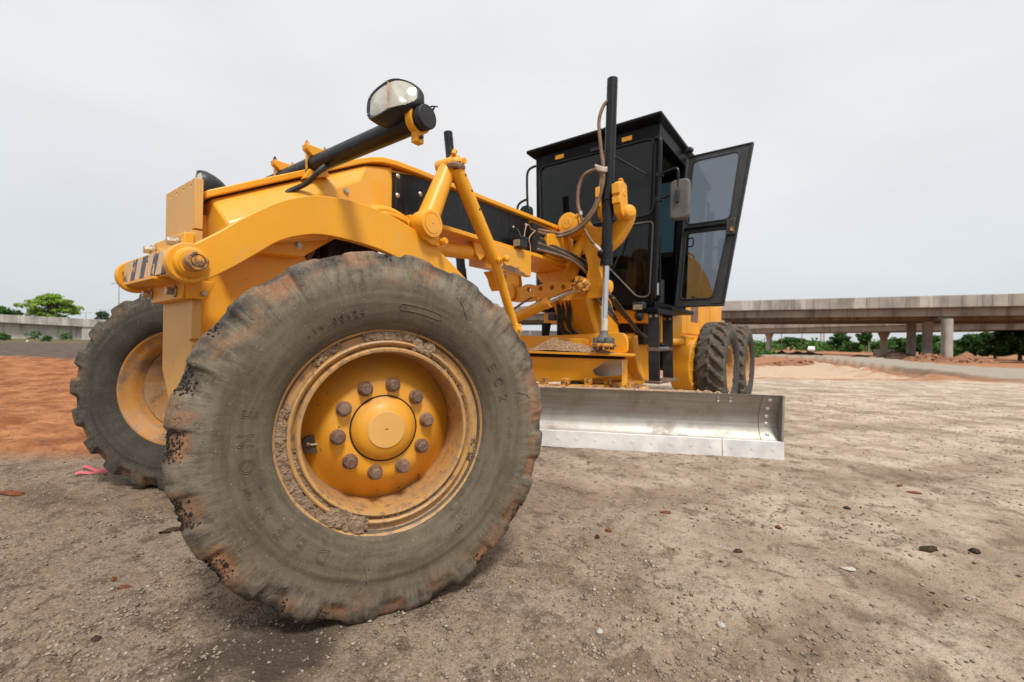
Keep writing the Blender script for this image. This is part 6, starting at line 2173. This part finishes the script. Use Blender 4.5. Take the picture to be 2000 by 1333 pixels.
def leaf_cards(cl, n, ls, rng_):
    """cl: clumps (x,y,z,rx,ry,rz); little kite-shaped leaves spread through them"""
    cl = np.array(cl, float)
    vol = (cl[:, 3] * cl[:, 4] * cl[:, 5]) ** (2 / 3)
    idx = rng_.choice(len(cl), n, p=vol / vol.sum())
    d = rng_.normal(size=(n, 3))
    d /= np.linalg.norm(d, axis=1)[:, None]
    rad = rng_.random(n) ** .45
    C = cl[idx, :3] + d * rad[:, None] * cl[idx, 3:]
    nrm = d + rng_.normal(size=(n, 3)) * .7 + np.array([0, 0, .5])
    nrm /= np.linalg.norm(nrm, axis=1)[:, None]
    t = np.cross(nrm, rng_.normal(size=(n, 3)))
    t /= np.linalg.norm(t, axis=1)[:, None]
    b = np.cross(nrm, t)
    s = ls * rng_.uniform(.6, 1.35, n)[:, None]
    V = np.stack([C - t * s, C + b * s * .55 + nrm * s * .15, C + t * s, C - b * s * .55 + nrm * s * .15], 1).reshape(-1, 3)
    return V, np.arange(4 * n).reshape(-1, 4)


def cards_mesh(name, V, F):
    me = bpy.data.meshes.new(name)
    me.vertices.add(len(V))
    me.vertices.foreach_set('co', V.ravel())
    me.loops.add(F.size)
    me.loops.foreach_set('vertex_index', F.ravel().astype(np.int32))
    me.polygons.add(len(F))
    me.polygons.foreach_set('loop_start', (np.arange(len(F)) * 4).astype(np.int32))
    me.update(calc_edges=True)
    return me


def tree(label, u, w, base, top, half, mat, form='round', n=3200, ls=.30, seed=1, name='leafy_tree', cat='tree', group=None, trunk=True):
    r2 = np.random.default_rng(seed)
    rr = random.Random(seed)
    p = S(u, w)
    z0 = gz(p.x, p.y) + base
    E_ = empty(name, (p.x, p.y, z0))
    tag(E_, label, cat, group)
    H = top - z0
    cl = []
    tr = MB()
    if form == 'umbrella':
        lay = ((.50, .62, 9), (.68, 1.0, 15), (.86, .90, 14), (.97, .5, 7))
    elif form == 'bush':
        lay = ((.25, .9, 9), (.55, 1.0, 10), (.82, .65, 7))
    elif form == 'tall':
        lay = ((.45, .5, 5), (.62, .8, 7), (.80, .9, 8), (.94, .5, 4))
    else:
        lay = ((.30, .75, 8), (.52, 1.0, 12), (.74, .92, 11), (.93, .5, 6))
    for fz, fr_, k in lay:
        for i in range(k):
            a = 2 * PI * i / k + rr.uniform(-.4, .4)
            q = half * fr_ * rr.uniform(.35, .95)
            s = half * rr.uniform(.18, .36)
            fl_ = .42 if form == 'umbrella' else .75
            c = (q * math.cos(a), q * math.sin(a), H * (fz + rr.uniform(-.06, .06)) - s * fl_ * .3)
            cl.append((*c, s, s, s * fl_))
            if trunk and i % 2 == 0:
                tr.tube([(0, 0, H * .25), (c[0] * .4, c[1] * .4, H * .25 + (c[2] - H * .25) * .55), c], (half * .045, half * .012), 6, 3)
    if trunk:
        tr.tube([(0, 0, -.3), (rr.uniform(-.1, .1), 0, H * .18), (rr.uniform(-.2, .2), .1, H * .4), (0, 0, H * .7)], (half * .085, half * .03), 9, 3)
        tr.build('trunk', 'bark', E_)
    V, F = leaf_cards(cl, n, ls, r2)
    o = link_mesh('crown', cards_mesh('crown', V, F), MT[mat], E_, smooth=False)
    return E_


def px2(x, y, w):
    """site position of a skyline feature at distance w: lateral offset and height"""
    return (x - 1000) / 850 * w, CAM.z + ((666.5 + .0166 * (x - 1000)) - y) / 850 * w


def tree_px(label, x, ytop, halfpx, w, mat, form='round', **k):
    u, zt = px2(x, ytop, w)
    return tree(label, u, w, 0, zt, halfpx * w / 850, mat, form, **k)


tree_px('light green umbrella shaped tree rising behind the left ramp', 97, 577, 41, 105, 'leaf_light', 'umbrella', n=5200, ls=.32, seed=3)
tree_px('dark green tree crown at the left edge above the ramp', 8, 601, 36, 100, 'leaf_dark', 'round', n=3600, ls=.34, seed=4)
tree_px('small grey green palm like tree above the ramp beside the far wheel', 200, 610, 15, 120, 'leaf_blue', 'round', n=1500, ls=.45, seed=5)
RT = [
    (1478, 672, 16, 150, 'leaf_mid', 'bush', 'low green bushes left of the first slim bridge pier'),
    (1512, 668, 20, 160, 'leaf_mid', 'round', 'mid green tree just right of the first slim bridge pier'),
    (1545, 661, 26, 150, 'leaf_dark', 'umbrella', 'broad flat topped dark tree under the farther bridge'),
    (1583, 666, 22, 155, 'leaf_mid', 'round', 'rounded tree behind the white car'),
    (1615, 671, 20, 165, 'leaf_mid', 'bush', 'low bushy tree right of the red mast'),
    (1641, 651, 18, 130, 'leaf_dark', 'round', 'tall round headed dark tree near the middle of the tree line'),
    (1663, 670, 20, 125, 'leaf_mid', 'bush', 'shrubby tree between the round headed tree and the thin tree'),
    (1690, 648, 13, 120, 'leaf_dark', 'tall', 'thin tall tree with sparse crown left of the footed pier'),
    (1725, 668, 24, 115, 'leaf_mid', 'bush', 'bushy green tree right behind the footed pier'),
    (1760, 662, 24, 105, 'leaf_mid', 'round', 'bright green tree left of the two dark thick piers'),
    (1797, 655, 24, 100, 'leaf_dark', 'round', 'dark tree seen between the two dark thick piers'),
    (1832, 658, 26, 95, 'leaf_mid', 'round', 'leafy tree between the thick piers at right'),
    (1870, 668, 26, 80, 'leaf_mid', 'bush', 'low leafy tree just right of the pale thick pier'),
    (1905, 655, 30, 78, 'leaf_dark', 'round', 'dark rounded tree third from the right edge'),
    (1945, 650, 32, 70, 'leaf_dark', 'round', 'large dark tree second from the right edge'),
    (1992, 628, 42, 60, 'leaf_dark', 'round', 'tallest dark tree at the right edge under the bridge'),
    (2040, 640, 46, 58, 'leaf_dark', 'round', 'dark tree mostly beyond the right edge'),
]
for k, (x, yt, hp_, w, mt, fm, lab) in enumerate(RT):
    big = x > 1850
    tree_px(lab, x, yt, hp_, w, mt, fm, n=4200 if big else 2600, ls=.26 if big else .42, seed=40 + k, group='trees behind the right bridge')
# low scrub further out that closes the tree line
scr = []
r2 = np.random.default_rng(77)
for k in range(150):
    w = r2.uniform(120, 190)
    x = r2.uniform(1440, 2010)
    p = S((x - 1000) / 850 * w, w)
    s = r2.uniform(1.2, 2.6)
    scr.append((p.x, p.y, gz(p.x, p.y) + s * .6, s * 1.5, s * 1.5, s))
for k in range(80):
    w = r2.uniform(200, 320)
    x = r2.uniform(980, 1460)
    p = S((x - 1000) / 850 * w, w)
    s = r2.uniform(2, 4)
    scr.append((p.x, p.y, gz(p.x, p.y) + s * .6, s * 1.8, s * 1.8, s))
V, F = leaf_cards(scr, 12000, .55, r2)
o = link_mesh('distant_scrub', cards_mesh('distant_scrub', V, F), MT['leaf_mid'], smooth=False)
o['kind'] = 'stuff'
o['label'] = 'far green scrub along the foot of the tree line'
o['category'] = 'scrub'
# small weeds by the left ramp and near the right spoil heaps
for k, (x, y, w, s, lab) in enumerate(((520, 0, 0, 0, ''),)):
    pass
WD = [(68, 651, 66, .9, 'tallest leafy weed against the left ramp wall'), (129, 654, 66, .75, 'dark weed at the corner where the ramp wall steps forward'),
      (4, 650, 66, .7, 'weed at the left picture edge below the ramp'), (92, 664, 52, .5, 'small weed on the dirt verge below the stepped wall'),
      (8, 664, 52, .55, 'weed clump on the dirt verge at the far left')]
for k, (x, y, w, s, lab) in enumerate(WD):
    u, zz = px2(x, y, w)
    tree(lab, u, w, 0, gz(S(u, w).x, S(u, w).y) + s * 1.5, s, 'leaf_mid', 'bush', n=260, ls=.13, seed=90 + k, name='weed', cat='weed', group='weeds by the left ramp', trunk=True)
BS = [(1465, 684, 46, 1.0, 'leafy bush standing just right of the rear tyres'), (1492, 686, 48, 1.0, 'second low bush right of the rear tyres, by the dark heap')]
for k, (x, y, w, s, lab) in enumerate(BS):
    u, zz = px2(x, y, w)
    tree(lab, u, w, 0, zz, s * 1.2, 'leaf_mid', 'bush', n=900, ls=.14, seed=110 + k, name='bush', cat='bush', group='bushes beyond the cut ground')

# ------------------------------------------------------------------ spoil heaps, rubble, car, posts, hoarding
def mound(label, x, w, half, h, mat, seed, name='spoil_heap', stretch=1.6):
    u = (x - 1000) / 850 * w
    p = S(u, w)
    n = 26
    g0 = gz(p.x, p.y)
    fs = []
    aa, bb = np.meshgrid(np.linspace(-1, 1, n + 1), np.linspace(-1, 1, n + 1), indexing='ij')
    aa, bb = aa.ravel(), bb.ravel()
    zz = np.clip(1 - np.hypot(aa, bb), 0, 1) ** .8
    nz = fbm(np.stack([aa * 3 + seed, bb * 3, aa * 0 + seed], -1), 4, seed)
    vs = np.stack([p.x + RGT.x * aa * half * stretch + FWD.x * bb * half, p.y + RGT.y * aa * half * stretch + FWD.y * bb * half,
                   g0 - .12 + (h + .12) * zz * (1 + .55 * nz)], -1).tolist()
    for i in range(n):
        for j in range(n):
            fs.append((i * (n + 1) + j, (i + 1) * (n + 1) + j, (i + 1) * (n + 1) + j + 1, i * (n + 1) + j + 1))
    mb = MB().add(vs, fs)
    rr = random.Random(seed)
    for k in range(40):
        a, b = rr.uniform(-.7, .7), rr.uniform(-.8, 0)
        q = RGT * (a * half * stretch) + FWD * (b * half)
        z = max(0, 1 - math.hypot(a, b)) ** .8
        s = rr.uniform(.04, .14)
        mb.lump((p.x + q.x, p.y + q.y, g0 - .05 + h * z), (s, s, s * .7), rr, (6, 5), .3)
    o = mb.build(name, mat, smooth=True, angle=50)
    tag(o, label, 'spoil heap', 'spoil heaps under the bridges')
    return o


mound('dark soil heap left of the white car', 1572, 52, 1.9, .85, 'mound_dark', 3)
mound('brownish heap with rubble beside the two bushes', 1527, 55, 1.1, .75, 'mound_dark', 5, stretch=1.1)
mound('dark brown heap in front of the left thick pier', 1755, 46, 1.9, .95, 'mound_dark', 7)
mound('reddish rubble heap between the thick piers', 1815, 40, 1.7, .80, 'mound_red', 8)
mound('reddish heap right of the pale thick pier', 1888, 38, 1.8, .75, 'mound_red', 9)
mound('low pale heap left of the footed pier', 1680, 50, 1.4, .55, 'mound_red', 10)
mound('low red ridge at the edge of the cut ground', 1560, 27, 1.5, .35, 'mound_red', 12, stretch=2.0)

# white car far off
u, zz = px2(1585, 687, 118)
CP = S(u, 118)
CE = empty('parked_car', (CP.x, CP.y, gz(CP.x, CP.y)))
tag(CE, 'small white car parked far off below the bridges', 'car')
white = simple('white_car_paint', (0.78, 0.78, 0.77), .3, 0, .03, 3, 0)
Rc = Matrix.Rotation(math.atan2(FWD.y, FWD.x) - .62, 3, 'Z')


def carpart(mb, name, mat):
    mb.V = [tuple(Rc @ Vector(v)) for v in mb.V]
    return mb.build(name, mat, CE, bevel=.04, seg=3)


carpart(MB().prism([(-2.0, .35), (-2.0, .80), (-1.2, .92), (1.5, .95), (2.0, .85), (2.0, .35)], 'Y', -.82, .82), 'body', white)
carpart(MB().prism([(-1.25, .92), (-.70, 1.42), (.9, 1.45), (1.6, .95)], 'Y', -.72, .72), 'roof', white)
carpart(MB().prism([(-1.22, .95), (-.74, 1.36), (-.70, 1.36), (-1.1, .95)], 'Y', -.66, .66), 'windscreen', 'glass_side')
for sx in (-1.25, 1.25):
    for sy in (-.80, .80):
        carpart(MB().cyl((sx, sy - .1, .32), (sx, sy + .1, .32), .32, n=18), 'wheel', 'rubber')


def post(label, x, ytop, w, r=.09, arms=0, name='lamp_post', mat='grey_plastic', cat='lamp post'):
    u, zt = px2(x, ytop, w)
    p = S(u, w)
    z0 = gz(p.x, p.y)
    E_ = empty(name, (p.x, p.y, z0))
    tag(E_, label, cat, 'distant posts')
    MB().cyl((0, 0, -.2), (0, 0, zt - z0), r, r * .6, 10).build('pole', mat, E_)
    if arms:
        for s in (-1, 1):
            q = RGT * s
            MB().tube([(0, 0, zt - z0), tuple(q * .9 + Vector((0, 0, zt - z0 + .25))), tuple(q * 1.9 + Vector((0, 0, zt - z0 + .25)))], .07, 6, 3).build('arm', mat, E_)
            MB().obox(tuple(q * 2.2 + Vector((0, 0, zt - z0 + .22))), (.9, .5, .2)).build('lamp_head', mat, E_)
    return E_


post('tall slim lamp post on the left skyline beside the far wheel', 231, 556, 150, .14, 1)
post('short twin lamp post above the middle of the left ramp', 167, 612, 210, .13, 1)
post('small lamp post rising behind the palm like tree', 203, 607, 210, .13, 1)
post('wooden utility pole left of the broad dark tree', 1526, 646, 110, .13, 0, 'utility_pole', 'bark', 'pole')
post('slim utility pole behind the white car', 1566, 640, 120, .10, 0, 'utility_pole', 'bark', 'pole')
post('slim pole right of the footed pier', 1721, 648, 110, .09, 0, 'utility_pole', 'bark', 'pole')
post('pale post beside the footed pier', 1697, 668, 90, .08, 0, 'utility_pole', 'conc', 'pole')
# red lattice mast
u, zt = px2(1606, 640, 170)
p = S(u, 170)
LM = empty('lattice_mast', (p.x, p.y, gz(p.x, p.y)))
tag(LM, 'reddish lattice mast standing far behind the bridges', 'mast')
lm = MB()
Hm = zt
for a, b in ((-1, -1), (1, -1), (1, 1), (-1, 1)):
    lm.tube([(a * .7, b * .7, -.3), (a * .5, b * .5, Hm)], .12, 5, 1)
for k in range(7):
    z0, z1 = Hm * k / 7, Hm * (k + 1) / 7
    for a, b, c, d in ((-1, -1, 1, -1), (1, -1, 1, 1), (1, 1, -1, 1), (-1, 1, -1, -1)):
        lm.tube([(a * .65, b * .65, z0), (c * .6, d * .6, z1)], .08, 4, 1)
lm.build('lattice', simple('mast_red', (0.36, 0.20, 0.17), .7, 0, .1, 3, 0), LM)
# printed hoarding glimpsed under the machine
u0 = (1012 - 1000) / 850 * 70
HB = empty('hoarding', S(4.2, 70))
tag(HB, 'white printed hoarding glimpsed through the gap under the grader frame', 'hoarding')


def hoard_mat():
    M = Mat('hoarding_print')
    mp = M.n('ShaderNodeMapping')
    mp.inputs['Scale'].default_value = (1, 1, .8)
    M.l(M.coord(), mp.inputs['Vector'])
    vo = M.n('ShaderNodeTexVoronoi', Scale=1.3)
    M.l(mp.outputs[0], vo.inputs['Vector'])
    c = M.mix(.55, vo.outputs['Color'], (0.75, 0.78, 0.8))
    c = M.mix(M.ramp(M.noise(.5, 2), .48, .52), (0.8, 0.82, 0.82), c)
    M.l(c, M.b.inputs['Base Color'])
    return M.m


hm = hoard_mat()
for k in range(3):
    q = RGT * (-2.6 + 2.6 * k)
    d = RGT
    v0 = q - RGT * 1.27
    v1 = q + RGT * 1.27
    MB().bar((v0.x, v0.y, 1.75), (v1.x, v1.y, 1.75), .06, 1.9).build('board', hm, HB)
    MB().cyl((q.x, q.y, 0), (q.x, q.y, .85), .06, n=8).build('leg', 'grey_plastic', HB)
# pieces of litter and pale stones on the far dirt of the left verge
u, zz = px2(54, 667, 47)
p = S(u, 47)
o = MB().lump((0, 0, 0), (.26, .14, .12), random.Random(4), (9, 7), .3).build('pale_rock', simple('white_rock', (0.7, 0.68, 0.64), .9, 0, .1, 3, .1), angle=60)
o.location = (p.x, p.y, gz(p.x, p.y) + .05)
tag(o, 'white rock on the dirt verge below the left ramp', 'rock')
